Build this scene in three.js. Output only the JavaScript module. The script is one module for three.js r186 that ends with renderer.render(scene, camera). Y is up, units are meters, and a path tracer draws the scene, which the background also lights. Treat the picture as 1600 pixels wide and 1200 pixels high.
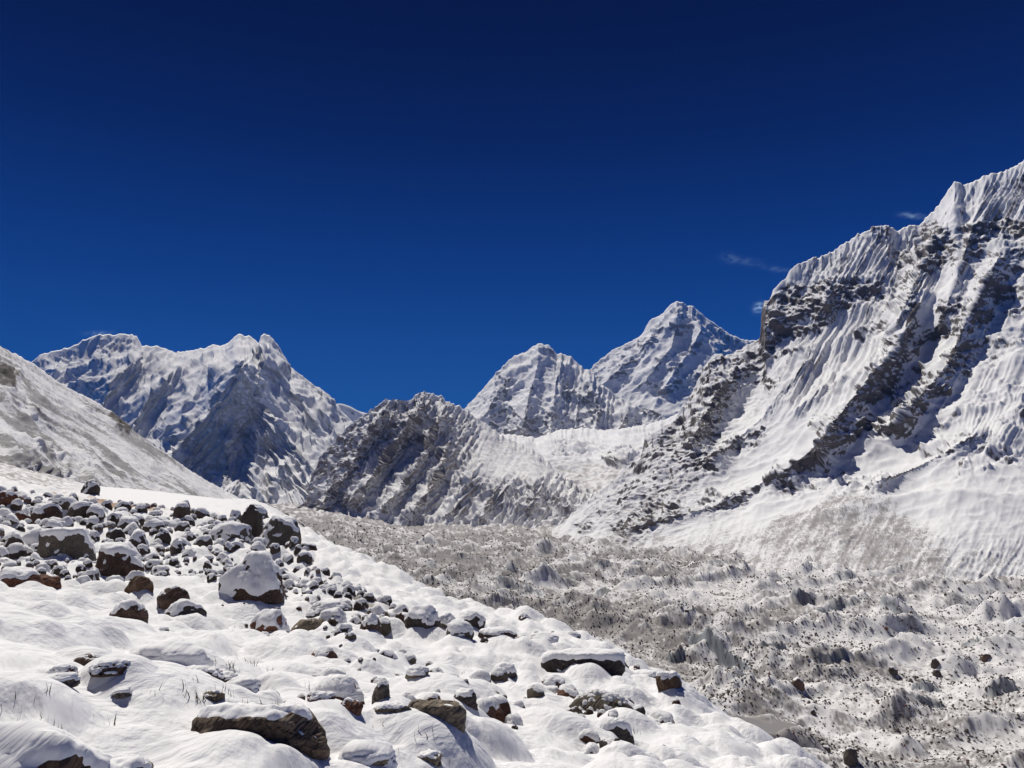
import * as THREE from 'three';
import { mergeGeometries, mergeVertices } from 'three/addons/utils/BufferGeometryUtils.js';

// ---------------------------------------------------------------- camera, sky, sun, exposure
const scene = new THREE.Scene();
const FOCAL = 1287, PITCH = Math.atan(145 / FOCAL);          // focal length and tilt, in units of a 1600 x 1200 frame
const camera = new THREE.PerspectiveCamera(2 * Math.atan(600 / FOCAL) * 180 / Math.PI, 4 / 3, 0.1, 60000);
camera.position.set(0, 0, 0);                                // the eye is the origin; ground and glacier lie below it
camera.rotation.x = PITCH;
scene.add(camera);
const renderer = new THREE.WebGLRenderer({ antialias: true });
renderer.toneMapping = THREE.LinearToneMapping;
renderer.toneMappingExposure = 1.0;
renderer.shadowMap.enabled = true;

const SUN = new THREE.Vector3(-0.25, 0.79, -0.55).normalize();
const sun = new THREE.DirectionalLight(new THREE.Color(1, 0.955, 0.885), 4.0);
sun.position.copy(SUN).multiplyScalar(9000);
sun.castShadow = true;
sun.shadow.mapSize.set(4096, 4096);
Object.assign(sun.shadow.camera, { left: -6000, right: 6000, top: 6000, bottom: -6000, near: 10, far: 24000 });
scene.add(sun, sun.target);
scene.fog = new THREE.FogExp2(new THREE.Color(0.10, 0.36, 1.0), 0.000012);   // thin blue air over ten kilometres

// ---------------------------------------------------------------- numbers: random, noise, curves
function rng(seed) { let a = seed >>> 0; return () => { a = (a + 0x6D2B79F5) | 0; let t = Math.imul(a ^ (a >>> 15), 1 | a); t = (t + Math.imul(t ^ (t >>> 7), 61 | t)) ^ t; return ((t ^ (t >>> 14)) >>> 0) / 4294967296; }; }
const PERM = new Uint8Array(512); { const r = rng(77), p = [...Array(256).keys()]; for (let i = 255; i > 0; i--) { const j = Math.floor(r() * (i + 1)); [p[i], p[j]] = [p[j], p[i]]; } for (let i = 0; i < 512; i++) PERM[i] = p[i & 255]; }
const G3 = new Float32Array(256 * 3), G2 = new Float32Array(256 * 2);
{ const r = rng(5); for (let i = 0; i < 256; i++) { const z = r() * 2 - 1, a = r() * 6.2832, q = Math.sqrt(1 - z * z); G3[i * 3] = q * Math.cos(a); G3[i * 3 + 1] = q * Math.sin(a); G3[i * 3 + 2] = z; const b = r() * 6.2832; G2[i * 2] = Math.cos(b); G2[i * 2 + 1] = Math.sin(b); } }
const fade = t => t * t * t * (t * (t * 6 - 15) + 10), lerp = (a, b, t) => a + (b - a) * t;
function noise2(x, y) {
  const X = Math.floor(x), Y = Math.floor(y), fx = x - X, fy = y - Y, u = fade(fx), v = fade(fy), xi = X & 255, yi = Y & 255;
  const g = (i, j, dx, dy) => { const k = PERM[PERM[(xi + i) & 255] + ((yi + j) & 255)] * 2; return G2[k] * dx + G2[k + 1] * dy; };
  return 1.5 * lerp(lerp(g(0, 0, fx, fy), g(1, 0, fx - 1, fy), u), lerp(g(0, 1, fx, fy - 1), g(1, 1, fx - 1, fy - 1), u), v);
}
function noise3(x, y, z) {
  const X = Math.floor(x), Y = Math.floor(y), Z = Math.floor(z), fx = x - X, fy = y - Y, fz = z - Z, u = fade(fx), v = fade(fy), w = fade(fz), xi = X & 255, yi = Y & 255, zi = Z & 255;
  const g = (i, j, k, dx, dy, dz) => { const h = PERM[PERM[PERM[(xi + i) & 255] + ((yi + j) & 255)] + ((zi + k) & 255)] * 3; return G3[h] * dx + G3[h + 1] * dy + G3[h + 2] * dz; };
  return 1.5 * lerp(lerp(lerp(g(0, 0, 0, fx, fy, fz), g(1, 0, 0, fx - 1, fy, fz), u), lerp(g(0, 1, 0, fx, fy - 1, fz), g(1, 1, 0, fx - 1, fy - 1, fz), u), v),
    lerp(lerp(g(0, 0, 1, fx, fy, fz - 1), g(1, 0, 1, fx - 1, fy, fz - 1), u), lerp(g(0, 1, 1, fx, fy - 1, fz - 1), g(1, 1, 1, fx - 1, fy - 1, fz - 1), u), v), w);
}
function fbm2(x, y, n = 4) { let s = 0, a = 0.5; for (let i = 0; i < n; i++) { s += a * noise2(x, y); x = x * 2.03 + 17.1; y = y * 2.03 - 9.7; a *= 0.5; } return s; }
function fbm3(x, y, z, n = 4) { let s = 0, a = 0.5; for (let i = 0; i < n; i++) { s += a * noise3(x, y, z); x = x * 2.03 + 17.1; y = y * 2.03 - 9.7; z = z * 2.03 + 3.3; a *= 0.5; } return s; }
function rid2(x, y, n = 4) { let s = 0, a = 0.5, w = 1; for (let i = 0; i < n; i++) { let r = 1 - Math.abs(noise2(x, y)) * 1.3; r *= r; s += a * r * w; w = Math.min(1, r * 1.4); x = x * 2.07 + 31.1; y = y * 2.07 - 4.7; a *= 0.5; } return s; }
function rid3(x, y, z, n = 4) { let s = 0, a = 0.5, w = 1; for (let i = 0; i < n; i++) { let r = 1 - Math.abs(noise3(x, y, z)) * 1.3; r *= r; s += a * r * w; w = Math.min(1, r * 1.4); x = x * 2.07 + 31.1; y = y * 2.07 - 4.7; z = z * 2.07 + 8.2; a *= 0.5; } return s; }
const clamp = (x, a = 0, b = 1) => x < a ? a : x > b ? b : x, ss = (a, b, x) => { const t = clamp((x - a) / (b - a)); return t * t * (3 - 2 * t); };
function curve(pts) {                                        // piecewise straight line through [x, y] points, held level beyond its ends
  return x => { if (x <= pts[0][0]) return pts[0][1]; for (let i = 1; i < pts.length; i++) if (x <= pts[i][0]) return lerp(pts[i - 1][1], pts[i][1], (x - pts[i - 1][0]) / (pts[i][0] - pts[i - 1][0])); return pts[pts.length - 1][1]; };
}
function spline(pts) {                                       // smooth curve through [x, y] points without overshoot
  const n = pts.length, d = [], m = [];
  for (let i = 0; i < n - 1; i++) d.push((pts[i + 1][1] - pts[i][1]) / (pts[i + 1][0] - pts[i][0]));
  for (let i = 0; i < n; i++) m.push(i === 0 ? d[0] : i === n - 1 ? d[n - 2] : d[i - 1] * d[i] <= 0 ? 0 : 2 * d[i - 1] * d[i] / (d[i - 1] + d[i]));
  return x => { if (x <= pts[0][0]) return pts[0][1]; if (x >= pts[n - 1][0]) return pts[n - 1][1]; let i = 0; while (x > pts[i + 1][0]) i++; const h = pts[i + 1][0] - pts[i][0], t = (x - pts[i][0]) / h, t2 = t * t, t3 = t2 * t; return (2 * t3 - 3 * t2 + 1) * pts[i][1] + (t3 - 2 * t2 + t) * h * m[i] + (3 * t2 - 2 * t3) * pts[i + 1][1] + (t3 - t2) * h * m[i + 1]; };
}
function lineDist(px, py, pts) { let b = 1e9; for (let i = 1; i < pts.length; i++) { const ax = pts[i - 1][0], ay = pts[i - 1][1], dx = pts[i][0] - ax, dy = pts[i][1] - ay, t = clamp(((px - ax) * dx + (py - ay) * dy) / (dx * dx + dy * dy)), ex = px - ax - dx * t, ey = py - ay - dy * t, q = ex * ex + ey * ey; if (q < b) b = q; } return Math.sqrt(b); }
const CP = Math.cos(PITCH), SP = Math.sin(PITCH);
function at(px, py, depth) { const u = (px - 800) / FOCAL, v = (600 - py) / FOCAL, k = depth / (CP - v * SP); return [u * k, (v * CP + SP) * k, -depth]; }   // survey point: bearing, height angle and distance to a place in metres

// ---------------------------------------------------------------- the sky: thin dry air at altitude, a few wisps of cloud
{
  const W = 4096, H = 2048, d = new Float32Array(W * H * 4);
  const R = spline([[0, 0.016], [6, 0.0085], [14, 0.0030], [24, 0.0014], [38, 0.0010], [90, 0.0010]]);
  const G = spline([[0, 0.110], [6, 0.074], [14, 0.036], [24, 0.0115], [32, 0.0056], [90, 0.0046]]);
  const B = spline([[0, 0.36], [6, 0.300], [14, 0.200], [24, 0.090], [32, 0.052], [90, 0.042]]);
  const wisps = [[1162, 408, 36, 7, 0.15, 0.10], [1140, 402, 12, 8, 0.4, 0.10], [1215, 421, 20, 4, 0.1, 0.16], [1186, 480, 9, 7, -0.7, 1.5], [1426, 337, 20, 4, 0.1, 0.5], [155, 521, 24, 4, 0.0, 0.25]];
  for (let j = 0; j < H; j++) {
    const el = (j + 0.5) / H * 180 - 90, e = Math.max(0, el), c = [R(e), G(e), B(e)];
    for (let i = 0; i < W; i++) {
      const k = (j * W + i) * 4; let m = 0;
      if (el > 8 && el < 24) {
        const a = (i + 0.5) / W * 2 * Math.PI - Math.PI, er = el * Math.PI / 180, x = Math.cos(er) * Math.cos(a), y = Math.sin(er), z = Math.cos(er) * Math.sin(a);
        if (z < -0.5) {
          const cz = -(z * CP - y * SP), cy = y * CP + z * SP, px = 800 + FOCAL * x / cz, py = 600 - FOCAL * cy / cz;
          for (const [wx, wy, rx, ry, an, s] of wisps) { const dx = px - wx, dy = py - wy, p = (dx * Math.cos(an) + dy * Math.sin(an)) / rx, q = (dy * Math.cos(an) - dx * Math.sin(an)) / ry, f = p * p + q * q; if (f < 4) m += s * Math.exp(-f * 1.6) * clamp(0.6 + 2.2 * fbm2(px / 11 + py / 9, py / 4, 4)); }
        }
      }
      m = Math.min(m, 0.8); d[k] = c[0] + m * (0.40 - c[0]); d[k + 1] = c[1] + m * (0.60 - c[1]); d[k + 2] = c[2] + m * (0.86 - c[2]); d[k + 3] = 1;
    }
  }
  const t = new THREE.DataTexture(d, W, H, THREE.RGBAFormat, THREE.FloatType);
  t.mapping = THREE.EquirectangularReflectionMapping; t.magFilter = t.minFilter = THREE.LinearFilter; t.wrapS = THREE.RepeatWrapping; t.needsUpdate = true;
  scene.background = t; scene.environment = t;
}

// ---------------------------------------------------------------- textures and materials
function tile(n, f, srgb) {                                  // a repeating texture from f(u, v) -> [r, g, b] in 0..1
  const d = new Uint8Array(n * n * 4);
  for (let j = 0; j < n; j++) for (let i = 0; i < n; i++) { const c = f(i / n, j / n), k = (j * n + i) * 4; for (let q = 0; q < 3; q++) d[k + q] = Math.round(255 * clamp(c[q])); d[k + 3] = 255; }
  const t = new THREE.DataTexture(d, n, n); t.wrapS = t.wrapT = THREE.RepeatWrapping; t.magFilter = THREE.LinearFilter; if (srgb) t.colorSpace = THREE.SRGBColorSpace; t.needsUpdate = true; return t;
}
const wrapNoise = (u, v, k, n) => { const a = u * 2 * Math.PI, b = v * 2 * Math.PI, r = k / (2 * Math.PI); let s = 0, amp = 0.5, q = r; for (let i = 0; i < n; i++) { s += amp * noise3(q * Math.cos(a) + 40, q * Math.sin(a) + q * Math.cos(b) * 0.83, q * Math.sin(b) + 11 * i); q *= 2; amp *= 0.5; } return s; };
const grainMap = tile(512, (u, v) => { const g = 0.78 + 0.8 * wrapNoise(u, v, 24, 4) + 0.4 * wrapNoise(u, v, 90, 2); return [g, g * 0.985, g * 0.965]; }, false);
const grainBump = tile(512, (u, v) => { const g = 0.5 + 0.8 * wrapNoise(u, v, 20, 5); return [g, g, g]; });
const debrisMap = (() => {                                   // loose stones of all sizes lying on snow
  const n = 1024, h = new Float32Array(n * n).fill(1), r = rng(91);
  for (let k = 0; k < 26000; k++) {
    const s = 0.55 + 2.4 * Math.pow(r(), 3.2), x = r() * n, y = r() * n;
    if (r() > 0.62 + 1.2 * wrapNoise(x / n, y / n, 9, 3)) continue;
    const tone = 0.25 + 0.5 * r(), asp = 0.6 + 0.5 * r(), an = r() * 3.14, ca = Math.cos(an), sa = Math.sin(an), R = Math.ceil(s + 1);
    for (let j = -R; j <= R; j++) for (let i = -R; i <= R; i++) { const p = (i * ca + j * sa) / s, q = (j * ca - i * sa) / (s * asp); if (p * p + q * q < 1) h[((Math.floor(y + j) + n) % n) * n + ((Math.floor(x + i) + n) % n)] = tone; }
  }
  return tile(n, (u, v) => { const g = h[Math.floor(v * n) * n + Math.floor(u * n)] * (0.93 + 0.25 * wrapNoise(u, v, 40, 2)); return [g, g * 0.985, g * 0.97]; }, false);
})();
const snowBump = tile(512, (u, v) => { const g = 0.5 + 0.9 * wrapNoise(u, v, 14, 5); return [g, g, g]; });
const rep = (t, k) => { const c = t.clone(); c.repeat.set(k, k); c.needsUpdate = true; return c; };
const M = {
  mountain: new THREE.MeshStandardMaterial({ vertexColors: true, roughness: 0.92 }),
  glacier: new THREE.MeshStandardMaterial({ vertexColors: true, roughness: 0.95, map: rep(debrisMap, 1 / 420) }),
  hillside: new THREE.MeshStandardMaterial({ vertexColors: true, roughness: 0.95, map: rep(debrisMap, 1 / 150) }),
  terrace: new THREE.MeshStandardMaterial({ vertexColors: true, roughness: 0.78, bumpMap: rep(snowBump, 1 / 0.9), bumpScale: 0.012 }),
  snow: new THREE.MeshStandardMaterial({ color: new THREE.Color(0.86, 0.855, 0.855), roughness: 0.8, bumpMap: rep(snowBump, 1 / 1.2), bumpScale: 0.014 }),
  rock: new THREE.MeshStandardMaterial({ vertexColors: true, roughness: 0.9, map: rep(grainMap, 1 / 0.7), bumpMap: rep(grainBump, 1 / 0.7), bumpScale: 0.045 }),
  stone: new THREE.MeshStandardMaterial({ color: 0xffffff, roughness: 0.95 }),
  grass: new THREE.MeshStandardMaterial({ color: new THREE.Color(0.10, 0.07, 0.035), roughness: 1, side: THREE.DoubleSide }),
  water: new THREE.MeshPhysicalMaterial({ color: new THREE.Color(0.30, 0.285, 0.265), roughness: 0.16, ior: 1.33 }),
  ice: new THREE.MeshStandardMaterial({ vertexColors: true, roughness: 0.5 }),
};
const SNOW = [0.86, 0.855, 0.855];

// ---------------------------------------------------------------- helpers for things
const used = {};
function numbered(n) { const k = used[n] = (used[n] ?? -1) + 1; return k ? `${n}_${String(k).padStart(3, '0')}` : n; }
function shadowy(o) { o.traverse(m => { if (m.isMesh) m.castShadow = m.receiveShadow = true; }); return o; }
function tag(o, name, label, category, extra = {}) { o.name = numbered(name); o.userData = { label, category, ...extra }; scene.add(shadowy(o)); return o; }
function part(g, name, m, parent) { const o = new THREE.Mesh(g, m); o.name = name; parent.add(o); return o; }
function gridGeometry(nx, nt, pos, col, uv) {
  const g = new THREE.BufferGeometry(), idx = new Uint32Array((nx - 1) * (nt - 1) * 6); let k = 0;
  for (let j = 0; j < nt - 1; j++) for (let i = 0; i < nx - 1; i++) { const a = j * nx + i, b = a + 1, c = a + nx, d = c + 1; idx[k++] = a; idx[k++] = b; idx[k++] = c; idx[k++] = b; idx[k++] = d; idx[k++] = c; }
  g.setAttribute('position', new THREE.BufferAttribute(pos, 3)); if (col) g.setAttribute('color', new THREE.BufferAttribute(col, 3)); if (uv) g.setAttribute('uv', new THREE.BufferAttribute(uv, 2));
  g.setIndex(new THREE.BufferAttribute(idx, 1)); g.computeVertexNormals(); return g;
}
function gridNormals(nx, nt, P, N) {
  for (let j = 0; j < nt; j++) for (let i = 0; i < nx; i++) {
    const l = (j * nx + Math.max(0, i - 1)) * 3, r = (j * nx + Math.min(nx - 1, i + 1)) * 3, b = (Math.max(0, j - 1) * nx + i) * 3, t = (Math.min(nt - 1, j + 1) * nx + i) * 3;
    const ax = P[r] - P[l], ay = P[r + 1] - P[l + 1], az = P[r + 2] - P[l + 2], bx = P[t] - P[b], by = P[t + 1] - P[b + 1], bz = P[t + 2] - P[b + 2];
    let x = ay * bz - az * by, y = az * bx - ax * bz, z = ax * by - ay * bx; const q = 1 / (Math.hypot(x, y, z) || 1), k = (j * nx + i) * 3; N[k] = x * q; N[k + 1] = y * q; N[k + 2] = z * q;
  }
}
// A mountain flank from its foot to its crest and down its far side. cols: bearing, then [height angle, distance] from foot to crest.
function flank(o) {
  const { nx, nt, cols } = o, nb = 7, P = new Float32Array(nx * (nt + nb) * 3), C = new Float32Array(nx * (nt + nb) * 3), N = new Float32Array(nx * nt * 3), PX = new Float32Array(nx * nt), PY = new Float32Array(nx * nt);
  const dk = cols.map(([, l]) => { const b = l[0][0], t = l[l.length - 1][0]; return spline(l.map(([py, D]) => [(b - py) / (b - t), D])); });
  const top = o.top, soft = px => { let s = 0; for (let q = -4; q <= 4; q++) s += top(px + q * 9); return s / 9; }, bot = curve(cols.map(([px, l]) => [px, l[0][0]]));
  for (let j = 0; j < nt; j++) {
    const t = j / (nt - 1), across = spline(cols.map(([px], k) => [px, dk[k](t)]));
    for (let i = 0; i < nx; i++) {
      const px = lerp(o.px0, o.px1, i / (nx - 1)), tp = soft(px), py = lerp(bot(px), tp, t) + (top(px) - tp) * ss(0.62, 1, t) - (o.jag || 0) * 1.6 * fbm2(px / 7 + 3, t * 5, 4) * ss(0.8, 1, t); let D = across(px);
      for (const [A, w, line] of o.ridges || []) { const q = lineDist(px, py, line) / w; if (q < 1) D -= A * (1 - q) * (1 - q * 0.35) * (1 - ss(0.86, 1, t)); }
      const k = j * nx + i, p = at(px, py, D); PX[k] = px; PY[k] = py; P[k * 3] = p[0]; P[k * 3 + 1] = p[1]; P[k * 3 + 2] = p[2];
    }
  }
  gridNormals(nx, nt, P, N);
  const disp = new Float32Array(nx * nt), mask = new Float32Array(nx * nt);
  for (let j = 0; j < nt; j++) for (let i = 0; i < nx; i++) {
    const k = j * nx + i, t = j / (nt - 1); mask[k] = o.mask ? o.mask(PX[k], PY[k], t) : 0;
    disp[k] = o.relief(PX[k], PY[k], t, P[k * 3], P[k * 3 + 1], P[k * 3 + 2], mask[k]) * (1 - 0.75 * ss(0.95, 1, t));
  }
  for (let k = 0; k < nx * nt; k++) for (let q = 0; q < 3; q++) P[k * 3 + q] += N[k * 3 + q] * disp[k];
  gridNormals(nx, nt, P, N);
  for (let k = 0; k < nx * nt; k++) { const c = o.color(PX[k], PY[k], Math.floor(k / nx) / (nt - 1), P[k * 3], P[k * 3 + 1], P[k * 3 + 2], N[k * 3], N[k * 3 + 1], N[k * 3 + 2], mask[k], disp[k]); C.set(c, k * 3); }
  for (let b = 1; b <= nb; b++) for (let i = 0; i < nx; i++) {   // the far side
    const k = ((nt - 1) * nx + i) * 3, m = ((nt - 1 + b) * nx + i) * 3, h = Math.hypot(P[k], P[k + 2]), s = b / nb * (P[k + 1] + 260);
    P[m] = P[k] * (1 + 1.1 * s / h); P[m + 1] = P[k + 1] - s + 0.12 * s * noise2(i / 9, b); P[m + 2] = P[k + 2] * (1 + 1.1 * s / h); C.set(SNOW, m);
  }
  let uv; if (o.uv) { uv = new Float32Array(nx * (nt + nb) * 2); for (let k = 0; k < nx * (nt + nb); k++) { uv[k * 2] = P[k * 3] * 0.8 + P[k * 3 + 1] * 0.5; uv[k * 2 + 1] = P[k * 3 + 2] + P[k * 3 + 1] * 0.6; } }
  const m = new THREE.Mesh(gridGeometry(nx, nt + nb, P, C, uv), o.material || M.mountain);
  return tag(m, o.name, o.label, o.category, { kind: 'structure' });
}
const mix3 = (a, b, t) => [lerp(a[0], b[0], t), lerp(a[1], b[1], t), lerp(a[2], b[2], t)];
// snow lies where the rock is not too steep; w: how readily bare rock shows
function snowRock(x, y, z, ny, w, rockA, rockB, s) {
  const f = fbm3(x / s, y / s, z / s, 4) * 0.75 + noise3(x / s * 5.3, y / s * 5.3, z / s * 5.3) * 0.2 + noise3(x / s * 11.7, y / s * 11.7, z / s * 11.7) * 0.16, v = w + (0.62 - ny) * 1.5 + f, r = ss(0.46, 0.64, v);
  const tone = 0.5 + 0.9 * fbm3(x / (s * 2.3) + 9, y / (s * 0.7), z / (s * 2.3), 3), rock = mix3(rockA, rockB, clamp(tone));
  return mix3(SNOW, rock, r);
}
const bands = (list, px, py) => { const wx = px + 9 * noise2(px / 23, py / 23) + 4 * noise2(px / 8 + 7, py / 8), wy = py + 9 * noise2(px / 23 + 50, py / 23) + 4 * noise2(px / 8, py / 8 + 30); let m = 0; for (const [s, w, line] of list) { const q = lineDist(wx, wy, line) / w; if (q < 1.6) m = Math.max(m, s * (1 - ss(0.55, 1.6, q))); } return m; };
console.log('setup');

// ---------------------------------------------------------------- the mountains, far to near
const grit = rng(4242);
const ROCK_A = [0.105, 0.092, 0.088], ROCK_B = [0.19, 0.168, 0.155], ROCK_DARK = [0.07, 0.06, 0.058];
flank({
  name: 'far_ridge', label: 'small far blue ridge between the corniced massif and the dark rock hill', category: 'ridge', px0: 500, px1: 640, nx: 60, nt: 40,
  top: curve([[500, 640], [535, 634], [552, 640], [570, 647], [590, 655], [640, 690]]), cols: [[500, [[720, 10500], [640, 11400]]], [640, [[720, 10500], [690, 11200]]]],
  relief: (px, py, t, x, y, z) => 120 * rid3(x / 700, y / 900, z / 700, 4), color: (px, py, t, x, y, z, nx, ny) => snowRock(x, y, z, ny, 0.05, ROCK_A, ROCK_B, 160),
});
const massifRibs = (px, py) => { const s = ss(365, 405, px), w = 7 * noise2(px / 40, py / 40); return (1 - s) * rid2((px * 0.815 + py * 0.58 + w) / 13, (px * 0.58 - py * 0.815) / 90, 4) + s * rid2((px * 0.8 - py * 0.6 + w) / 12, (px * 0.6 + py * 0.8) / 90, 4); };
// the massif at the head of the side valley
flank({
  name: 'corniced_massif', label: 'broad corniced snow massif with dark triangular face behind the scree hillside', category: 'mountain', jag: 1.6, px0: 20, px1: 615, nx: 400, nt: 200,
  top: curve([[20, 588], [50, 563], [62, 555], [80, 548], [105, 544], [120, 537], [135, 528], [150, 523], [175, 523], [190, 522], [207, 523], [215, 526], [219, 534], [222, 541], [236, 542], [245, 541], [258, 545], [268, 549], [275, 550], [300, 548], [320, 543], [333, 538], [345, 541], [358, 536], [366, 527], [373, 523], [385, 525], [396, 527], [401, 532], [404, 537], [406, 524], [413, 521], [421, 523], [428, 529], [437, 541], [446, 558], [452, 574], [462, 579], [475, 588], [492, 602], [505, 609], [515, 617], [525, 630], [540, 648], [560, 672], [615, 740]]),
  cols: [[20, [[820, 5600], [700, 7000], [588, 8000]]], [130, [[820, 5500], [700, 6900], [600, 7600], [528, 8300]]], [215, [[820, 5400], [700, 6800], [600, 7500], [526, 8300]]], [300, [[820, 5250], [740, 6250], [640, 7000], [580, 7600], [548, 8150]]], [355, [[820, 5150], [720, 6200], [640, 6700], [590, 7200], [536, 8000]]], [430, [[820, 5050], [720, 6300], [640, 6950], [529, 7900]]], [520, [[820, 5000], [720, 6400], [622, 7500]]], [615, [[820, 6100], [740, 6900]]]],
  ridges: [[520, 66, [[402, 535], [378, 562], [350, 610], [318, 655], [283, 690], [240, 760]]], [420, 60, [[372, 560], [405, 610], [428, 650], [462, 700], [520, 770]]], [240, 30, [[222, 545], [200, 572], [172, 598], [160, 640]]], [260, 36, [[300, 552], [262, 585], [225, 630], [200, 680]]], [200, 26, [[350, 548], [330, 580], [290, 630], [262, 665]]], [150, 22, [[420, 545], [452, 600], [495, 660]]], [160, 26, [[445, 575], [500, 640], [540, 690]]], [160, 26, [[356, 690], [352, 740], [345, 780]]], [140, 22, [[400, 690], [395, 740], [400, 780]]], [150, 24, [[445, 720], [430, 750], [420, 780]]]],
  mask: (px, py) => bands([[0.78, 24, [[350, 628], [330, 665], [295, 690]]], [0.78, 34, [[362, 655], [350, 690], [320, 715]]], [0.72, 30, [[392, 665], [405, 690], [380, 720]]], [0.5, 40, [[330, 730], [380, 745], [440, 760]]], [0.75, 11, [[430, 532], [445, 560], [468, 590], [495, 612], [520, 640], [535, 665]]], [0.6, 16, [[150, 545], [185, 548], [208, 540]]], [0.45, 26, [[160, 575], [190, 560], [130, 585]]], [0.4, 30, [[450, 650], [490, 690], [480, 740]]], [0.5, 10, [[95, 560], [120, 575], [150, 600]]]], px, py),
  relief: (px, py, t, x, y, z, m) => 80 * (rid3(x / 620, y / 800, z / 620, 4) - 0.5) + 75 * (massifRibs(px, py) - 0.42) + (8 + 30 * m) * (rid3(x / 110, y / 160, z / 110, 4) - 0.5),
  color: (px, py, t, x, y, z, nx, ny, nz, m) => snowRock(x, y, z, ny, -0.2 + m * 0.5 + 0.12 * ss(640, 740, py) + 0.3 * (massifRibs(px + 3, py) - 0.42), [0.28, 0.278, 0.28], [0.46, 0.455, 0.455], 60),
});
// the pyramid behind
flank({
  name: 'pyramid_peak', label: 'tall snow pyramid peak, furthest back beside the big right wall', category: 'mountain', jag: 2, px0: 900, px1: 1215, nx: 250, nt: 160,
  top: curve([[900, 592], [918, 580], [935, 563], [950, 552], [962, 543], [975, 537], [985, 532], [997, 528], [1004, 520], [1009, 508], [1014, 500], [1024, 495], [1034, 491], [1042, 482], [1050, 475], [1058, 470], [1064, 472], [1072, 476], [1082, 479], [1094, 488], [1106, 498], [1115, 503], [1128, 512], [1140, 522], [1156, 529], [1170, 532], [1185, 531], [1215, 540]]),
  cols: [[900, [[690, 9200], [640, 9900], [592, 10700]]], [960, [[690, 9000], [640, 9700], [543, 11000]]], [1010, [[690, 8900], [630, 9600], [560, 10300], [505, 11000]]], [1060, [[690, 8900], [620, 9500], [550, 10200], [471, 11000]]], [1120, [[690, 9000], [620, 9550], [560, 10200], [506, 11050]]], [1215, [[690, 9200], [540, 11200]]]],
  ridges: [[420, 40, [[1076, 478], [1098, 512], [1118, 550], [1135, 600]]], [240, 26, [[1045, 482], [1012, 530], [970, 575], [942, 598]]], [200, 24, [[1060, 490], [1050, 540], [1010, 590]]], [160, 20, [[1095, 515], [1072, 555], [1040, 600]]]],
  mask: (px, py) => bands([[0.7, 11, [[1060, 482], [1040, 505], [1010, 530], [985, 555], [965, 580]]], [0.62, 12, [[985, 540], [960, 560], [930, 585]]], [0.55, 9, [[1082, 540], [1060, 560], [1050, 575]]], [0.6, 14, [[1120, 525], [1150, 540], [1170, 540]]], [0.65, 13, [[1030, 610], [1060, 605], [1085, 590]]], [0.5, 8, [[1035, 560], [1010, 580]]], [0.45, 8, [[1085, 495], [1075, 510], [1050, 515]]]], px, py),
  relief: (px, py, t, x, y, z, m) => { const q = px * 0.75 + py * 0.75; return 75 * (rid3(x / 520, y / 700, z / 520, 4) - 0.5) + 26 * (rid2(q / 22, (px - py) / 60, 3) - 0.5) + (12 + 85 * m) * (rid3(x / 190, y / 150, z / 190, 4) - 0.5); },
  color: (px, py, t, x, y, z, nx, ny, nz, m) => snowRock(x, y, z, ny, -0.38 + m * 0.66, [0.15, 0.145, 0.142], [0.28, 0.265, 0.255], 90),
});
// the fluted peak with its long ridge running down to the right
flank({
  name: 'fluted_peak', label: 'snow peak with fluted ice ridge in the middle, above the bright snow basin', category: 'mountain', jag: 2, px0: 705, px1: 1075, nx: 330, nt: 170,
  top: curve([[705, 655], [730, 634], [745, 618], [758, 604], [768, 590], [776, 580], [787, 570], [797, 562], [806, 555], [818, 551], [828, 545], [835, 539], [842, 537], [852, 538], [860, 542], [866, 548], [870, 553], [876, 552], [884, 554], [892, 557], [899, 562], [906, 570], [914, 577], [921, 578], [929, 588], [938, 598], [948, 606], [962, 616], [975, 622], [988, 628], [1000, 636], [1012, 637], [1030, 645], [1046, 658], [1075, 690]]),
  cols: [[705, [[720, 7500], [655, 8300]]], [790, [[720, 7300], [640, 7900], [568, 8700]]], [845, [[720, 7200], [640, 7750], [590, 8200], [538, 8800]]], [900, [[720, 7150], [650, 7600], [563, 8500]]], [960, [[720, 7000], [614, 7900]]], [1010, [[720, 6800], [637, 7450]]], [1075, [[720, 6600], [690, 6900]]]],
  ridges: [[300, 34, [[842, 545], [838, 580], [826, 620], [818, 670]]], [200, 24, [[806, 560], [785, 600], [760, 640], [735, 670]]], [220, 26, [[878, 556], [868, 600], [862, 650], [858, 690]]], [170, 22, [[921, 590], [935, 640], [925, 690]]], [190, 24, [[985, 630], [975, 660], [950, 690]]]],
  mask: (px, py) => bands([[0.6, 12, [[775, 588], [790, 600], [770, 625]]], [0.6, 10, [[842, 540], [862, 548]]], [0.68, 16, [[895, 612], [915, 618], [935, 640], [905, 660]]], [0.5, 22, [[870, 660], [845, 665], [880, 680]]], [0.55, 16, [[785, 650], [800, 675], [770, 672]]], [0.5, 16, [[960, 670], [990, 670], [1020, 665]]], [0.45, 14, [[840, 640], [852, 660]]], [0.5, 14, [[1010, 650], [1035, 660]]]], px, py),
  relief: (px, py, t, x, y, z, m) => { const fl = ss(858, 872, px) * (1 - 0.5 * ss(640, 690, py)), q = px + py * 0.12; return 70 * (rid3(x / 420, y / 560, z / 420, 4) - 0.5) + fl * 42 * (rid2(q / 9.5, py / 120, 2) - 0.5) + (1 - fl) * 22 * (rid2(px / 15, py / 18, 3) - 0.5) + (14 + 60 * m) * (rid3(x / 130, y / 130, z / 130, 4) - 0.5); },
  color: (px, py, t, x, y, z, nx, ny, nz, m) => snowRock(x, y, z, ny, -0.3 + m * 0.64, [0.16, 0.155, 0.152], [0.30, 0.285, 0.275], 70),
});
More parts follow.
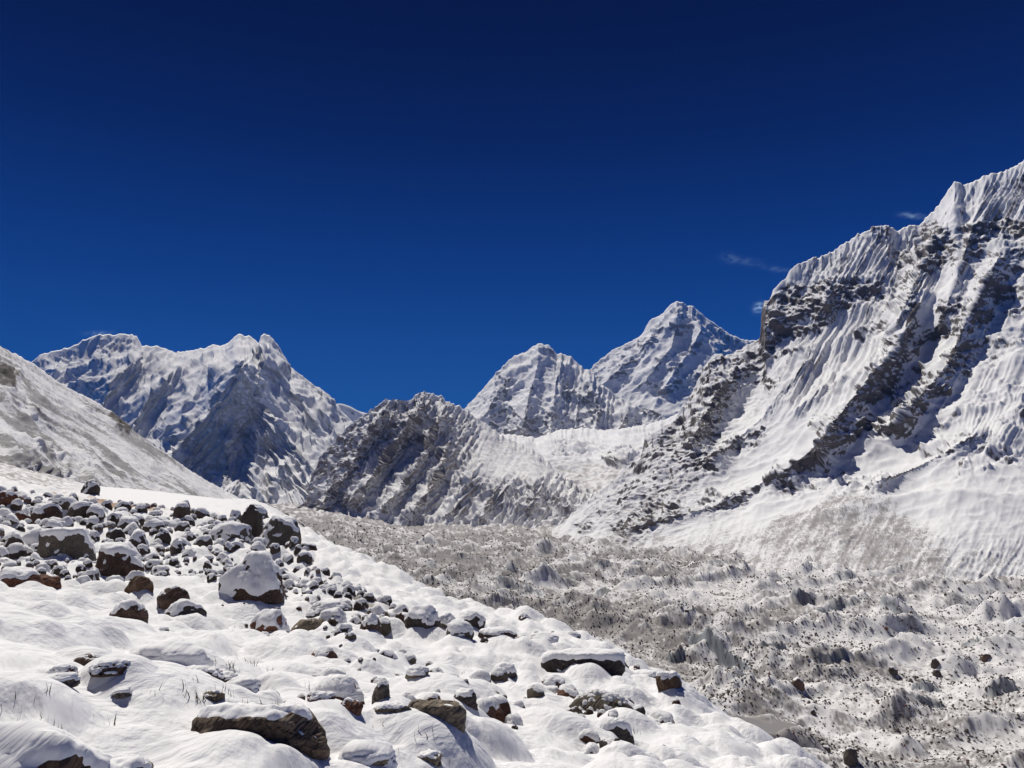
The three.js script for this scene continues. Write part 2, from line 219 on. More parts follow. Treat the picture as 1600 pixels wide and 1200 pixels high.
// bright basin of snow with a broken icefall
flank({
  name: 'snow_basin', label: 'bright snow basin with a crevassed icefall between dark hill and right wall', category: 'snowfield', jag: 3, px0: 740, px1: 1100, nx: 250, nt: 130,
  top: curve([[740, 670], [790, 678], [840, 684], [870, 672], [910, 668], [945, 672], [980, 668], [1010, 664], [1040, 655], [1070, 640], [1100, 630]]),
  cols: [[740, [[800, 4900], [740, 5600], [670, 7000]]], [850, [[800, 4600], [740, 5300], [700, 6300], [684, 7300]]], [910, [[800, 4300], [740, 5100], [700, 6000], [668, 7250]]], [980, [[800, 3900], [740, 4700], [700, 5500], [668, 6500]]], [1100, [[800, 3500], [700, 5200], [630, 6500]]]],
  ridges: [[170, 26, [[968, 700], [955, 716], [975, 725]]]],
  mask: (px, py) => bands([[0.85, 9, [[952, 722], [968, 714], [985, 708]]], [0.5, 6, [[1008, 690], [1000, 706]]]], px, py),
  relief: (px, py, t, x, y, z, m) => { const ice = ss(684, 690, py) * (1 - ss(706, 716, py)) * ss(850, 866, px) * (1 - ss(935, 965, px)), deb = ss(708, 722, py); return 55 * fbm3(x / 330, y / 330, z / 330, 4) + 16 * (rid2(px / 34 + py / 60, py / 5, 3) - 0.5) + ice * 75 * (rid2(px / 30, py / 4, 3) - 0.5) + deb * 26 * (rid3(x / 120, y / 120, z / 120, 4) - 0.5) + m * 70 * rid3(x / 90, y / 90, z / 90, 3); },
  color: (px, py, t, x, y, z, nx, ny, nz, m) => { const c = snowRock(x, y, z, ny, -0.6 + m * 1.2, ROCK_A, ROCK_B, 40), f = ss(712, 735, py) * ss(0.02, 0.32, fbm3(x / 45, y / 45, z / 45, 4) + 0.12); return mix3(c, [0.40, 0.36, 0.335], f * 0.75); },
});
// the dark hill in the middle
flank({
  name: 'dark_rock_hill', label: 'dark craggy rock hill dusted with snow in the middle of the valley', category: 'hill', jag: 4, px0: 462, px1: 985, nx: 430, nt: 200,
  top: curve([[462, 800], [474, 792], [480, 775], [487, 742], [500, 715], [512, 698], [528, 680], [545, 664], [562, 652], [573, 646], [580, 638], [590, 634], [596, 627], [602, 621], [607, 625], [616, 622], [628, 625], [640, 623], [648, 619], [654, 613], [662, 611], [672, 614], [684, 616], [694, 622], [702, 628], [712, 631], [722, 636], [732, 641], [744, 652], [760, 662], [778, 676], [795, 686], [815, 694], [835, 703], [852, 717], [866, 730], [880, 744], [900, 756], [925, 765], [950, 775], [985, 800]]),
  cols: [[462, [[812, 4150], [800, 4190]]], [500, [[814, 3850], [760, 4130], [715, 4300]]], [560, [[822, 3500], [790, 3800], [720, 4180], [653, 4390]]], [620, [[824, 3420], [780, 3780], [740, 4030], [690, 4300], [622, 4420]]], [690, [[826, 3380], [775, 3700], [735, 3950], [690, 4230], [655, 4400], [618, 4620]]], [740, [[828, 3350], [780, 3640], [735, 3880], [705, 4170], [690, 4330], [650, 4650]]], [790, [[828, 3330], [775, 3620], [748, 3800], [720, 4200], [683, 4600]]], [860, [[828, 3330], [780, 3580], [758, 3740], [740, 4150], [724, 4450]]], [920, [[828, 3350], [790, 3600], [763, 4100]]], [985, [[828, 3650], [800, 3900]]]],
  ridges: [[240, 34, [[604, 625], [575, 680], [545, 735], [505, 785]]], [250, 30, [[660, 615], [636, 660], [605, 710], [560, 775]]], [210, 26, [[690, 650], [665, 700], [640, 745], [600, 790]]], [170, 22, [[700, 690], [690, 730], [668, 770], [640, 805]]], [80, 18, [[750, 715], [735, 750], [705, 800]]], [70, 16, [[790, 740], [770, 775], [750, 805]]], [60, 14, [[835, 755], [825, 790]]]],
  mask: (px, py) => bands([[0.85, 34, [[600, 640], [570, 680], [535, 715], [500, 760]]], [0.85, 26, [[655, 625], [635, 660], [600, 700], [560, 735]]], [0.8, 22, [[690, 640], [680, 670], [700, 690], [735, 705]]], [0.78, 20, [[660, 690], [700, 715], [720, 712]]], [0.6, 24, [[640, 740], [690, 745], [720, 760]]], [0.72, 24, [[770, 775], [830, 775], [880, 785]]], [0.6, 14, [[880, 765], [915, 770]]], [0.45, 30, [[560, 770], [640, 785], [720, 790]]], [0.4, 12, [[690, 660], [730, 670], [762, 690]]], [0.6, 7, [[834, 708], [852, 722]]]], px, py),
  relief: (px, py, t, x, y, z, m) => { const q = px * 0.8 + py * 0.6, soft = ss(735, 760, px) * (1 - ss(735, 752, py)); return (1 - 0.8 * soft) * (42 * (rid3(x / 210, y / 260, z / 210, 4) - 0.5) + 36 * (rid2(q / 11, (px * 0.6 - py * 0.8) / 50, 4) - 0.5) + (6 + 30 * m) * (rid3(x / 62, y / 55, z / 62, 4) - 0.5)) + soft * 9 * fbm3(x / 90, y / 90, z / 90, 4); },
  color: (px, py, t, x, y, z, nx, ny, nz, m) => { const c = snowRock(x, y, z, ny, -0.18 + 0.5 * (rid2((px * 0.8 + py * 0.6) / 11 + 0.25, (px * 0.6 - py * 0.8) / 50, 3) - 0.45) - 0.06 + m * 0.42 - 0.3 * ss(715, 785, py) * ss(770, 700, px), [0.14, 0.118, 0.106], [0.30, 0.268, 0.246], 26), f = ss(0.02, 0.3, fbm3(x / 22, y / 22, z / 22, 4) + 0.06); return mix3(c, [0.30, 0.265, 0.245], f * 0.45); },
});
console.log('far mountains');
// the great wall on the right
const WALL_ROCK = [
  [1, 15, [[1197, 482], [1230, 470], [1262, 458], [1300, 452], [1345, 455], [1370, 450]]], [0.95, 12, [[1205, 498], [1250, 488], [1300, 472], [1330, 470]]], [0.95, 15, [[1188, 522], [1200, 508], [1215, 500]]], [1, 9, [[1215, 523], [1250, 512], [1280, 504]]], [0.7, 8, [[1225, 550], [1245, 545]]], [0.8, 10, [[1355, 360], [1385, 358]]], [0.5, 8, [[1290, 430], [1330, 445]]],
  [0.85, 14, [[1120, 565], [1150, 562], [1180, 548], [1200, 545]]], [0.75, 18, [[1100, 590], [1130, 585], [1165, 575]]], [0.8, 10, [[1190, 592], [1215, 596]]], [0.6, 16, [[1085, 620], [1120, 612]]], [0.55, 14, [[1140, 600], [1115, 640]]], [0.75, 11, [[1060, 660], [1100, 645], [1125, 650]]], [0.8, 12, [[1080, 680], [1110, 672]]], [0.75, 15, [[1090, 720], [1115, 700], [1150, 690]]], [0.7, 12, [[1120, 700], [1160, 690], [1190, 680]]], [0.9, 10, [[1090, 732], [1112, 722]]], [0.5, 26, [[1040, 680], [1060, 700], [1040, 725]]], [0.45, 22, [[1020, 700], [1010, 720]]],
  [0.95, 16, [[1440, 355], [1455, 360]]], [0.9, 20, [[1415, 405], [1445, 400], [1470, 385]]], [0.9, 13, [[1450, 415], [1470, 408]]], [0.8, 16, [[1400, 440], [1420, 425]]], [0.75, 12, [[1380, 475], [1400, 465], [1425, 470]]], [0.7, 10, [[1345, 525], [1370, 510]]], [0.75, 16, [[1500, 380], [1530, 365], [1560, 352], [1600, 365]]], [0.6, 18, [[1490, 400], [1520, 400]]], [0.55, 20, [[1560, 400], [1600, 400]]],
  [0.92, 13, [[1395, 545], [1410, 535]]], [0.92, 14, [[1370, 575], [1390, 560], [1420, 548]]], [0.85, 9, [[1430, 530], [1475, 520], [1500, 510]]], [0.9, 18, [[1480, 480], [1500, 500], [1530, 490]]], [0.95, 16, [[1480, 560], [1510, 545], [1505, 565]]], [0.9, 9, [[1410, 590], [1450, 585], [1490, 580]]], [1, 20, [[1355, 615], [1390, 605], [1405, 618]]], [0.95, 15, [[1410, 635], [1440, 625], [1430, 640]]], [0.95, 10, [[1435, 608], [1475, 606]]], [1, 20, [[1285, 665], [1300, 680], [1330, 670]]], [1, 18, [[1340, 660], [1370, 665], [1400, 655]]], [0.9, 12, [[1310, 640], [1340, 640]]], [0.55, 22, [[1540, 440], [1590, 470]]], [0.55, 20, [[1530, 560], [1580, 530]]], [0.5, 14, [[1570, 610], [1600, 600]]], [0.5, 12, [[1520, 630], [1550, 625]]],
  [0.8, 11, [[960, 830], [975, 820], [1000, 815]]], [0.7, 8, [[905, 825], [920, 820]]], [0.85, 12, [[1010, 805], [1050, 798], [1085, 785]]], [0.85, 11, [[1020, 790], [1070, 785], [1110, 770]]], [0.8, 9, [[1110, 790], [1150, 775], [1175, 765]]], [0.8, 12, [[1200, 745], [1240, 735], [1270, 715]]], [0.75, 10, [[1215, 765], [1250, 755]]], [0.7, 10, [[1270, 745], [1285, 730]]], [0.8, 13, [[1315, 740], [1330, 755], [1345, 750]]], [0.75, 12, [[1350, 760], [1380, 742]]], [0.6, 10, [[1300, 720], [1320, 710]]], [0.55, 8, [[1290, 770], [1300, 765]]], [0.75, 15, [[1460, 700], [1490, 690], [1500, 680]]], [0.65, 10, [[1430, 690], [1450, 680]]], [0.7, 9, [[1470, 660], [1490, 650]]], [0.85, 11, [[1525, 695], [1530, 690]]], [0.95, 12, [[1555, 705], [1580, 712]]], [0.8, 6, [[1500, 733], [1515, 727]]], [0.5, 6, [[1535, 733], [1550, 730]]], [0.7, 8, [[1575, 660], [1600, 655]]],
  [0.4, 36, [[1000, 780], [1040, 750], [1080, 740]]], [0.35, 20, [[940, 800], [980, 770]]],
];

const wallTop = curve([[860, 826], [880, 816], [892, 804], [910, 788], [935, 768], [965, 745], [985, 725], [1003, 702], [1006, 684], [1018, 676], [1032, 667], [1047, 660], [1056, 650], [1066, 634], [1076, 622], [1084, 606], [1092, 590], [1098, 576], [1106, 566], [1114, 556], [1124, 552], [1132, 556], [1140, 554], [1148, 550], [1155, 546], [1164, 541], [1176, 535], [1186, 529], [1190, 518], [1191, 500], [1193, 486], [1195, 472], [1202, 470], [1206, 462], [1208, 454], [1214, 447], [1226, 438], [1234, 424], [1240, 418], [1246, 412], [1258, 408], [1272, 401], [1286, 398], [1300, 392], [1316, 381], [1332, 372], [1346, 363], [1360, 358], [1366, 353], [1376, 352], [1388, 350], [1396, 355], [1403, 359], [1410, 355], [1420, 350], [1430, 349], [1436, 350], [1444, 340], [1456, 330], [1466, 318], [1474, 306], [1482, 296], [1489, 285], [1494, 282], [1499, 285], [1504, 290], [1512, 288], [1522, 283], [1530, 279], [1537, 273], [1544, 273], [1560, 269], [1575, 264], [1590, 256], [1600, 249], [1640, 238], [1700, 205], [1760, 196], [1830, 170]]);
flank({
  name: 'mountain_wall', label: 'huge snow and rock mountain wall with fluted ice, filling the right side', category: 'mountain', jag: 3, px0: 862, px1: 1810, nx: 660, nt: 400, top: wallTop,
  cols: [[862, [[842, 2350], [826, 2480]]], [950, [[855, 2020], [800, 2330], [757, 2640]]], [1050, [[868, 1760], [740, 2330], [658, 2760]]], [1120, [[884, 1560], [750, 2150], [650, 2600], [553, 3000]]], [1200, [[895, 1440], [750, 2000], [650, 2400], [550, 2800], [470, 3000]]], [1300, [[905, 1340], [800, 1650], [700, 2010], [650, 2170], [550, 2560], [450, 2860], [392, 3060]]], [1400, [[915, 1270], [800, 1580], [700, 1950], [650, 2080], [500, 2570], [357, 3060]]], [1500, [[920, 1240], [800, 1490], [650, 1940], [500, 2400], [400, 2700], [287, 3000]]], [1600, [[920, 1240], [800, 1460], [650, 1850], [500, 2250], [350, 2640], [249, 2860]]], [1810, [[920, 1260], [700, 1700], [450, 2200], [175, 2640]]]],
  ridges: [[130, 40, [[1494, 290], [1470, 350], [1440, 420], [1400, 500]]], [110, 34, [[1538, 276], [1520, 350], [1500, 420], [1470, 500]]], [140, 46, [[1440, 470], [1400, 545], [1340, 610], [1280, 690]]], [110, 40, [[1560, 400], [1510, 500], [1480, 570], [1400, 660]]], [120, 40, [[1195, 480], [1180, 540], [1130, 600], [1080, 690]]], [80, 30, [[1260, 560], [1200, 640], [1120, 710]]], [70, 26, [[1280, 690], [1220, 740], [1100, 790], [980, 825]]], [70, 30, [[1520, 680], [1460, 710], [1370, 750]]], [90, 34, [[1330, 380], [1300, 440], [1290, 470]]], [80, 30, [[1360, 570], [1290, 600], [1240, 640]]]],
  mask: (px, py) => bands(WALL_ROCK, px, py) * clamp(0.9 + 1.1 * fbm2(px / 13 + 4, py / 8, 3), 0, 1.1),
  relief: (px, py, t, x, y, z, m) => {
    const q = px + py * 0.52, fall = ss(300, 330, py) , fl = Math.max(ss(1240, 1280, px) * (1 - ss(1440, 1470, px)) * (1 - ss(445, 465, py)), ss(1225, 1270, px + (py - 500) * 0.6) * (1 - ss(1400, 1440, px + (py - 500) * 0.6)) * ss(380, 430, py) * (1 - ss(600, 670, py)), ss(1490, 1520, px) * (1 - ss(350, 400, py)), 0.3 * ss(1480, 1540, px) * ss(540, 600, py) * (1 - ss(680, 740, py)));
    const k = ss(850, 760, py), deb = ss(780, 835, py - 0.08 * Math.abs(px - 1250));
    return k * 34 * (rid3(x / 330, y / 420, z / 330, 4) - 0.5) + fl * 22 * (1 - m) * (rid2(q / 7.5 + 0.3 * noise2(px / 70, py / 70), py / 220, 3) - 0.5) + (1 - m) * 7 * (1 - 0.75 * ss(600, 700, py)) * (rid2(q / 30, py / 160, 3) - 0.5)
      + m * (40 * (rid3(x / 150, y / 110, z / 150, 5) - 0.42) + 16 * (rid3(x / 46, y / 34, z / 46, 4) - 0.45) + 9 * (Math.abs(((y + 0.35 * x + 45 * noise3(x / 120, y / 120, z / 120)) / 38 % 1 + 1) % 1 - 0.5) - 0.25) * ss(-0.3, 0.4, noise3(x / 70, y / 70, z / 70)) * 2 + 5 * noise3(x / 15, y / 12, z / 15)) + (4 + 9 * ss(120, 20, lineDist(px, py, [[980, 790], [1050, 710], [1100, 620]]))) * (rid3(x / 50, y / 50, z / 50, 4) - 0.5) + deb * (4 * (rid3(x / 60, y / 60, z / 60, 4) - 0.5) + 3 * (rid2((px + 0.52 * py) / 14, py / 40, 4) - 0.5));
  },
  color: (px, py, t, x, y, z, nx, ny, nz, m) => {
    const c = snowRock(x, y, z, ny, -0.22 + m * 0.7 + 0.16 * ss(1480, 1540, px) * ss(640, 560, py) + 0.1 * ss(560, 480, py) + 0.27 * ss(120, 20, lineDist(px, py, [[980, 790], [1050, 710], [1100, 620]])) + 0.12 * ss(70, 15, lineDist(px, py, [[1010, 800], [1150, 760], [1260, 720]])), ROCK_DARK, ROCK_B, 22);
    const cone = (1 - ss(60, 130, lineDist(px * 1, py * 1.7, [[1270, 1440], [1330, 1400], [1400, 1500]]))), foot = Math.max(cone * 0.95, ss(795, 862, py - 0.015 * (px - 1000) + 26 * fbm2(px / 40, py / 22, 3)) * lerp(0.85, 0.5, ss(1380, 1450, px)), 0.5 * ss(120, 30, lineDist(px, py, [[900, 815], [1000, 770], [1060, 720]])), 0.3 * ss(800, 850, py) * ss(1420, 1480, px));
    const f = ss(0.02, 0.4, 0.5 * fbm3(x / 60, y / 60, z / 60, 4) + 0.5 * fbm2((px + 0.52 * py) / 9, py / 60, 3) + 0.4 * fbm3(x / 9, y / 9, z / 9, 3) + 0.4 * (grit() - 0.5) + foot * 0.68 - 0.36); return mix3(c, [0.27, 0.245, 0.23], f * 0.8);
  },
});
console.log('wall');
// the scree hillside on the left: its contours run away from the viewer, its fall lines down to the right
flank({
  name: 'scree_hillside', label: 'grey scree hillside dusted with snow on the left, below the massif', category: 'hillside', jag: 2, px0: -330, px1: 432, nx: 380, nt: 240, uv: true, material: M.hillside,
  top: curve([[-330, 330], [-100, 477], [0, 541], [30, 556], [52, 568], [75, 584], [100, 603], [130, 618], [150, 627], [162, 637], [178, 645], [190, 655], [203, 668], [216, 678], [235, 692], [260, 708], [290, 730], [320, 748], [350, 766], [375, 778], [395, 789], [412, 801], [432, 820]]),
  cols: [[-330, [[800, 110], [600, 190], [330, 330]]], [-100, [[790, 130], [650, 260], [477, 430]]], [0, [[770, 150], [720, 172], [640, 300], [541, 500]]], [100, [[775, 190], [750, 215], [680, 380], [603, 570]]], [200, [[782, 250], [764, 300], [720, 430], [664, 640]]], [300, [[796, 310], [780, 400], [760, 500], [736, 660]]], [380, [[812, 420], [795, 560], [781, 720]]], [432, [[830, 600], [820, 760]]]],
  ridges: [[22, 22, [[185, 652], [200, 668], [240, 720]]], [14, 26, [[0, 600], [80, 650], [160, 720]]], [12, 26, [[60, 590], [150, 660], [230, 740]]], [10, 20, [[130, 640], [220, 700], [300, 765]]]],
  mask: (px, py) => bands([[0.85, 9, [[183, 655], [197, 664]]], [0.6, 8, [[140, 635], [150, 640]]], [0.9, 14, [[0, 582], [12, 590]]], [0.5, 10, [[0, 615], [30, 625]]], [0.55, 6, [[45, 640], [58, 642]]], [0.4, 10, [[160, 650], [175, 660]]], [0.45, 5, [[20, 715], [60, 732], [130, 752]]], [0.4, 5, [[60, 690], [100, 715], [140, 740]]]], px, py),
  relief: (px, py, t, x, y, z, m) => { const q = px * 0.55 - py * 0.83; return 3.4 * (rid2(q / 17, (px + py) / 150, 4) - 0.5) + 1.6 * fbm3(x / 14, y / 14, z / 14, 4) + m * 5 * rid3(x / 16, y / 14, z / 16, 4); },
  color: (px, py, t, x, y, z, nx, ny, nz, m, d) => {
    const q = px * 0.55 - py * 0.83 + 6 * noise2(px / 60, py / 60), streak = fbm2(q / 9, (px + py) / 200, 4) * 1.25 + 0.25 * (grit() - 0.5) + 0.6 * fbm3(x / 3, y / 3, z / 3, 4), lo = 0.18 * ss(-20, 60, 90 - px) * ss(600, 720, py);
    const f = ss(-0.1, 0.28, streak + lo - 0.01), c = mix3([0.82, 0.825, 0.85], [0.19, 0.185, 0.188], f * 0.82); return mix3(c, [0.085, 0.072, 0.068], ss(0.4, 0.8, m + 0.6 * fbm3(x / 4, y / 4, z / 4, 3)));
  },
});
console.log('hillside');

// ---------------------------------------------------------------- moraine terrace and glacier: one land surface
const edgeX = spline([[-300, 60], [-60, 14], [0, 5.0], [5, 4.25], [9, 3.42], [13, 2.68], [16.5, 1.9], [20, -0.31], [30, -4.9], [40, -9.3], [80, -23.2], [150, -44], [300, -88], [800, -236], [1500, -440], [3000, -880], [4800, -1400]]);
const edgeH = spline([[-300, 2], [-20, -1.6], [0, -2.5], [5, -2.85], [9, -3.0], [13, -3.05], [20, -3.06], [30, -2.98], [40, -2.85], [80, -2.75], [150, -4.2], [300, -8], [800, -45], [1500, -100], [2500, -150], [4800, -165]]);
const slopeA = spline([[-40, 0.1], [-3, 0.14], [0, 0.2], [4, 0.3], [9, 0.17], [15, 0.10], [22, 0.085], [34, 0.11], [48, 0.07], [70, 0.04], [300, 0.08], [900, 0.03]]);
const fieldEnd = curve([[-0.8, 190], [-0.62, 170], [-0.466, 145], [-0.39, 112], [-0.31, 84]]);
const softplus = (x, k) => x > 12 * k ? x : k * Math.log(1 + Math.exp(x / k));
const edgeS = (x, d) => { const k = (edgeX(d + 1) - edgeX(d - 1)) / 2; return (x - edgeX(d)) / Math.sqrt(1 + k * k); };
function landBase(x, z) {                                    // the terrace and the bank below its edge, without lumps
  const d = -z, s = edgeS(x, d), hE = edgeH(d), k = d < 60 ? 0.35 : 0.35 + (d - 60) * 0.02;
  const l = softplus(-s, k), r = softplus(s, k);
  let h = hE + slopeA(d) * Math.min(l, 14 + 0.35 * (l - 14)) * (l > 14 ? 1 : 1);
  if (d > 40) { const f = ss(46, 66, d) * ss(2, 8, -s); h = lerp(h, -2.6 + Math.max(0, d - 60) * 0.011, f); h -= 0.3 * softplus(d - fieldEnd(x / d), 4) * ss(3, 9, -s); }
  h += 0.22 * softplus(-x - 0.5 * d, 2) * ss(30, 60, d) + 0.07 * softplus(-x - 7, 1.5) * (1 - ss(30, 60, d));
  return h - 0.78 * r;
}
const FLOOR = -150;
const POND = { x: 147, z: -520, rx: 21, rz: 14, y: -150.2 };
const onFloor = (px, py) => { const q = at(px, py, 1), t = FLOOR / q[1]; return [q[0] * t, q[2] * t]; };
// ice cliffs: top line left and right end, face height; snow pyramids: place, height, spread
const CLIFFS = [[1076, 1000, 1160, 1030, 14], [1192, 1008, 1232, 1000, 11], [1045, 1018, 1070, 1016, 10], [1375, 958, 1425, 966, 8], [1560, 1000, 1625, 1000, 9], [845, 905, 905, 902, 9], [770, 912, 840, 918, 8]].map(([a, b, c, e, H]) => [onFloor(a, b), onFloor(c, e), H]);
const PYRAMIDS = [[1398, 960, 20, 1], [1225, 935, 13, 1.2], [1082, 925, 18, 1.0], [1290, 955, 10, 1.2], [1500, 945, 14, 1.3], [1180, 905, 12, 1.2], [860, 890, 13, 1.2], [990, 880, 12, 1.2], [1330, 1010, 10, 1.3], [1545, 960, 16, 1.3], [930, 960, 10, 1.2]].map(([a, b, H, w]) => [...onFloor(a, b), H, w]);
{ const r = rng(515); for (let i = 0; i < 46; i++) { const a = (-6 + 38 * r()) * Math.PI / 180, d = 560 * Math.pow(4.2, r()); PYRAMIDS.push([d * Math.sin(a), -d * Math.cos(a), (6 + 10 * r()) * (0.7 + d / 2500), 1 + 0.4 * r()]); } for (let i = 0; i < 22; i++) { const a = (-4 + 35 * r()) * Math.PI / 180, d = 560 * Math.pow(3.6, r()), x = d * Math.sin(a), z = -d * Math.cos(a), L = 12 + 30 * r(), t = (r() - 0.5) * 0.7; if (Math.hypot(x - 147, z + 520) > 70) CLIFFS.push([[x, z], [x + L * Math.cos(t), z + L * Math.sin(t)], 5 + 6 * r()]); } }
function iceOf(x, z) {                                       // [lift, how much of it is cliff face, how much is pyramid]
  let lift = 0, face = 0, pyr = 0;
  for (const [A, B, H] of CLIFFS) { const ex = B[0] - A[0], ez = B[1] - A[1], L = Math.hypot(ex, ez), u = ((x - A[0]) * ex + (z - A[1]) * ez) / (L * L), n0 = ((x - A[0]) * -ez + (z - A[1]) * ex) / L; if (u < -0.4 || u > 1.4 || Math.abs(n0) > 90) continue; const n = n0 + 3 * noise2(u * 6, H) + 14 * (u - 0.5) * (u - 0.5), hh = H * ss(-0.12, 0.1, u) * ss(1.2, 0.75, u) * (0.85 + 0.3 * noise2(u * 9, 3)), v = n < 0 ? Math.exp(n / 26) : ss(3.4, 0, n); lift += hh * v; if (n > -0.6 && n < 5.5) face = Math.max(face, ss(0, 3, hh) * ss(5.5, 3.6, n)); }
  for (const [cx, cz, H, w] of PYRAMIDS) { const dx = x - cx, dz = z - cz; if (dx * dx + dz * dz > 2.9 * (H + 4) * (H + 4) * w * w) continue; const q = Math.hypot(dx * 0.8 + dz * 0.25, dz) + 0.22 * Math.abs(dx - dz) + 5 * noise2(x / 11, z / 11), v = H - q * 0.62 / w; if (v > 0) { lift += v; pyr = Math.max(pyr, ss(0, 4, v)); } }
  return [lift, face, pyr];
}
function hummocks(x, z) {
  const w = 30 * fbm2(x / 170, z / 170, 2), a = rid2((x + w) / 185, (z - w) / 150, 3), b = rid2(x / 52 + 9, z / 52, 4), c = rid2(x / 17, z / 17 + 4, 4), e = rid2(x / 6.1 + 3, z / 6.1, 3);
  return 27 * (a - 0.5) + 12.5 * (b - 0.5) * (0.45 + a) + 2.0 * (c - 0.5) + 0.55 * (e - 0.5);
}
function glacierY(x, z) {
  const d = -z, r = Math.hypot(x, z); let h = FLOOR - 46 * ss(1500, 3600, r) * ss(-0.24, -0.12, x / r) + hummocks(x, z) * (0.75 + 0.25 * ss(400, 700, r)) + 22 * ss(700, 1500, x) + iceOf(x, z)[0];
  const p = Math.hypot((x - POND.x) / POND.rx, (z - POND.z) / POND.rz), near = ss(2.2, 1.0, p), fore = ss(60, 10, Math.abs(x - POND.x * d / 520)) * ss(540, 500, d) * ss(380, 460, d);
  h = lerp(h, Math.min(h, FLOOR + 0.5), fore * 0.85); h = lerp(h, POND.y - 1.2 + 12 * Math.max(0, p - 0.95 + 0.4 * fbm2(x / 14, z / 14, 3)), near);
  const bank = landBase(x, z) + (r > 60 ? 2.2 * (rid2(x / 14, z / 14, 4) - 0.5) * ss(60, 200, r) : 0) - (r < 300 ? 1.4 : 0);
  const k = 5, m = Math.max(h, bank); return m + k * Math.log(Math.exp((h - m) / k) + Math.exp((bank - m) / k)) - 0.0;
}
{ // glacier
  const az = []; for (let a = -64; a < -21; a += 1.2) az.push(a); for (let a = -21; a < 36; a += 57 / 490) az.push(a); for (let a = 36; a <= 84; a += 1.2) az.push(a);
  const nx = az.length, nt = 590, P = new Float32Array(nx * nt * 3), C = new Float32Array(nx * nt * 3), UV = new Float32Array(nx * nt * 2), N = new Float32Array(nx * nt * 3);
  const r0 = 330, r1 = 4900, e = 0.6;
  for (let j = 0; j < nt; j++) { const r = j < 30 ? 90 * Math.pow(r0 / 90, j / 30) : Math.pow(lerp(Math.pow(r0, -e), Math.pow(r1, -e), (j - 30) / (nt - 31)), -1 / e); for (let i = 0; i < nx; i++) { const a = az[i] * Math.PI / 180, k = j * nx + i, x = r * Math.sin(a), z = -r * Math.cos(a); P[k * 3] = x; P[k * 3 + 1] = glacierY(x, z); P[k * 3 + 2] = z; UV[k * 2] = x; UV[k * 2 + 1] = z; } }
  gridNormals(nx, nt, P, N); const rnd = rng(3);
  for (let k = 0; k < nx * nt; k++) {
    const x = P[k * 3], z = P[k * 3 + 2], ny = N[k * 3 + 1], r = Math.hypot(x, z), big = fbm2(x / 260 + 3, z / 260, 3), s = 2.5 + r / 420;
    const brown = ss(360, -60, x - (r - 500) * 0.14) * 0.34 - 0.12 * ss(300, 700, x), ice = iceOf(x, z), f = fbm2(x / (s * 5), z / (s * 5), 4) * 0.5 + fbm2((x * 0.8 + z * 0.6) / 75, (z * 0.8 - x * 0.6) / 22, 4) * 0.75 + big * 0.7 + brown + 0.42 * noise2(x / s * 1.9, z / s * 1.9) + (rnd() - 0.5) * 0.3 + (0.84 - ny) * 0.5 - ice[2] * 0.35;
    const deb = ss(-0.05, 0.32, f), tone = 0.5 + fbm2(x / 60, z / 60, 3) + (rnd() - 0.5) * 0.7;
    let c = mix3([0.85, 0.848, 0.85], mix3([0.185, 0.168, 0.16], [0.36, 0.338, 0.326], clamp(tone)), deb * 0.86);
    c = mix3(c, mix3([0.30, 0.345, 0.39], [0.17, 0.19, 0.21], clamp(0.5 + 1.2 * noise2(x / 1.7, z / 40))), ice[1] * 0.85); C.set(c, k * 3);
  }
  tag(new THREE.Mesh(gridGeometry(nx, nt, P, C, UV), M.glacier), 'glacier', 'rubble covered glacier of grey debris and snow hummocks filling the valley', 'glacier', { kind: 'structure' });
}
{ // melt pond
  const s = []; const r = rng(8); for (let i = 0; i < 40; i++) { const a = i / 40 * 2 * Math.PI, q = 1.3; s.push(new THREE.Vector2(POND.rx * q * Math.cos(a), POND.rz * q * Math.sin(a))); }
  const g = new THREE.ShapeGeometry(new THREE.Shape(s)); g.rotateX(-Math.PI / 2); g.translate(POND.x, POND.y - 0.3, POND.z);
  tag(new THREE.Mesh(g, M.water), 'melt_pond', 'small grey melt pond on the glacier below the terrace edge', 'pond', { kind: 'structure' });
}
console.log('glacier');

// ---------------------------------------------------------------- boulders: where they stand, before the snow is laid round them
function groundHit(px, py) {                                 // where a line of sight meets the bare terrace
  const q = at(px, py, 1); let t = 2.2; for (; t < 260; t += Math.max(0.01, t * 0.004)) if (q[1] * t < landBase(q[0] * t, q[2] * t)) break; return [q[0] * t, landBase(q[0] * t, q[2] * t), q[2] * t, t];
}
const BR = [0.105, 0.062, 0.045], RED = [0.20, 0.085, 0.05], TAN = [0.235, 0.19, 0.135], GRY = [0.15, 0.125, 0.105], DRK = [0.078, 0.06, 0.055];
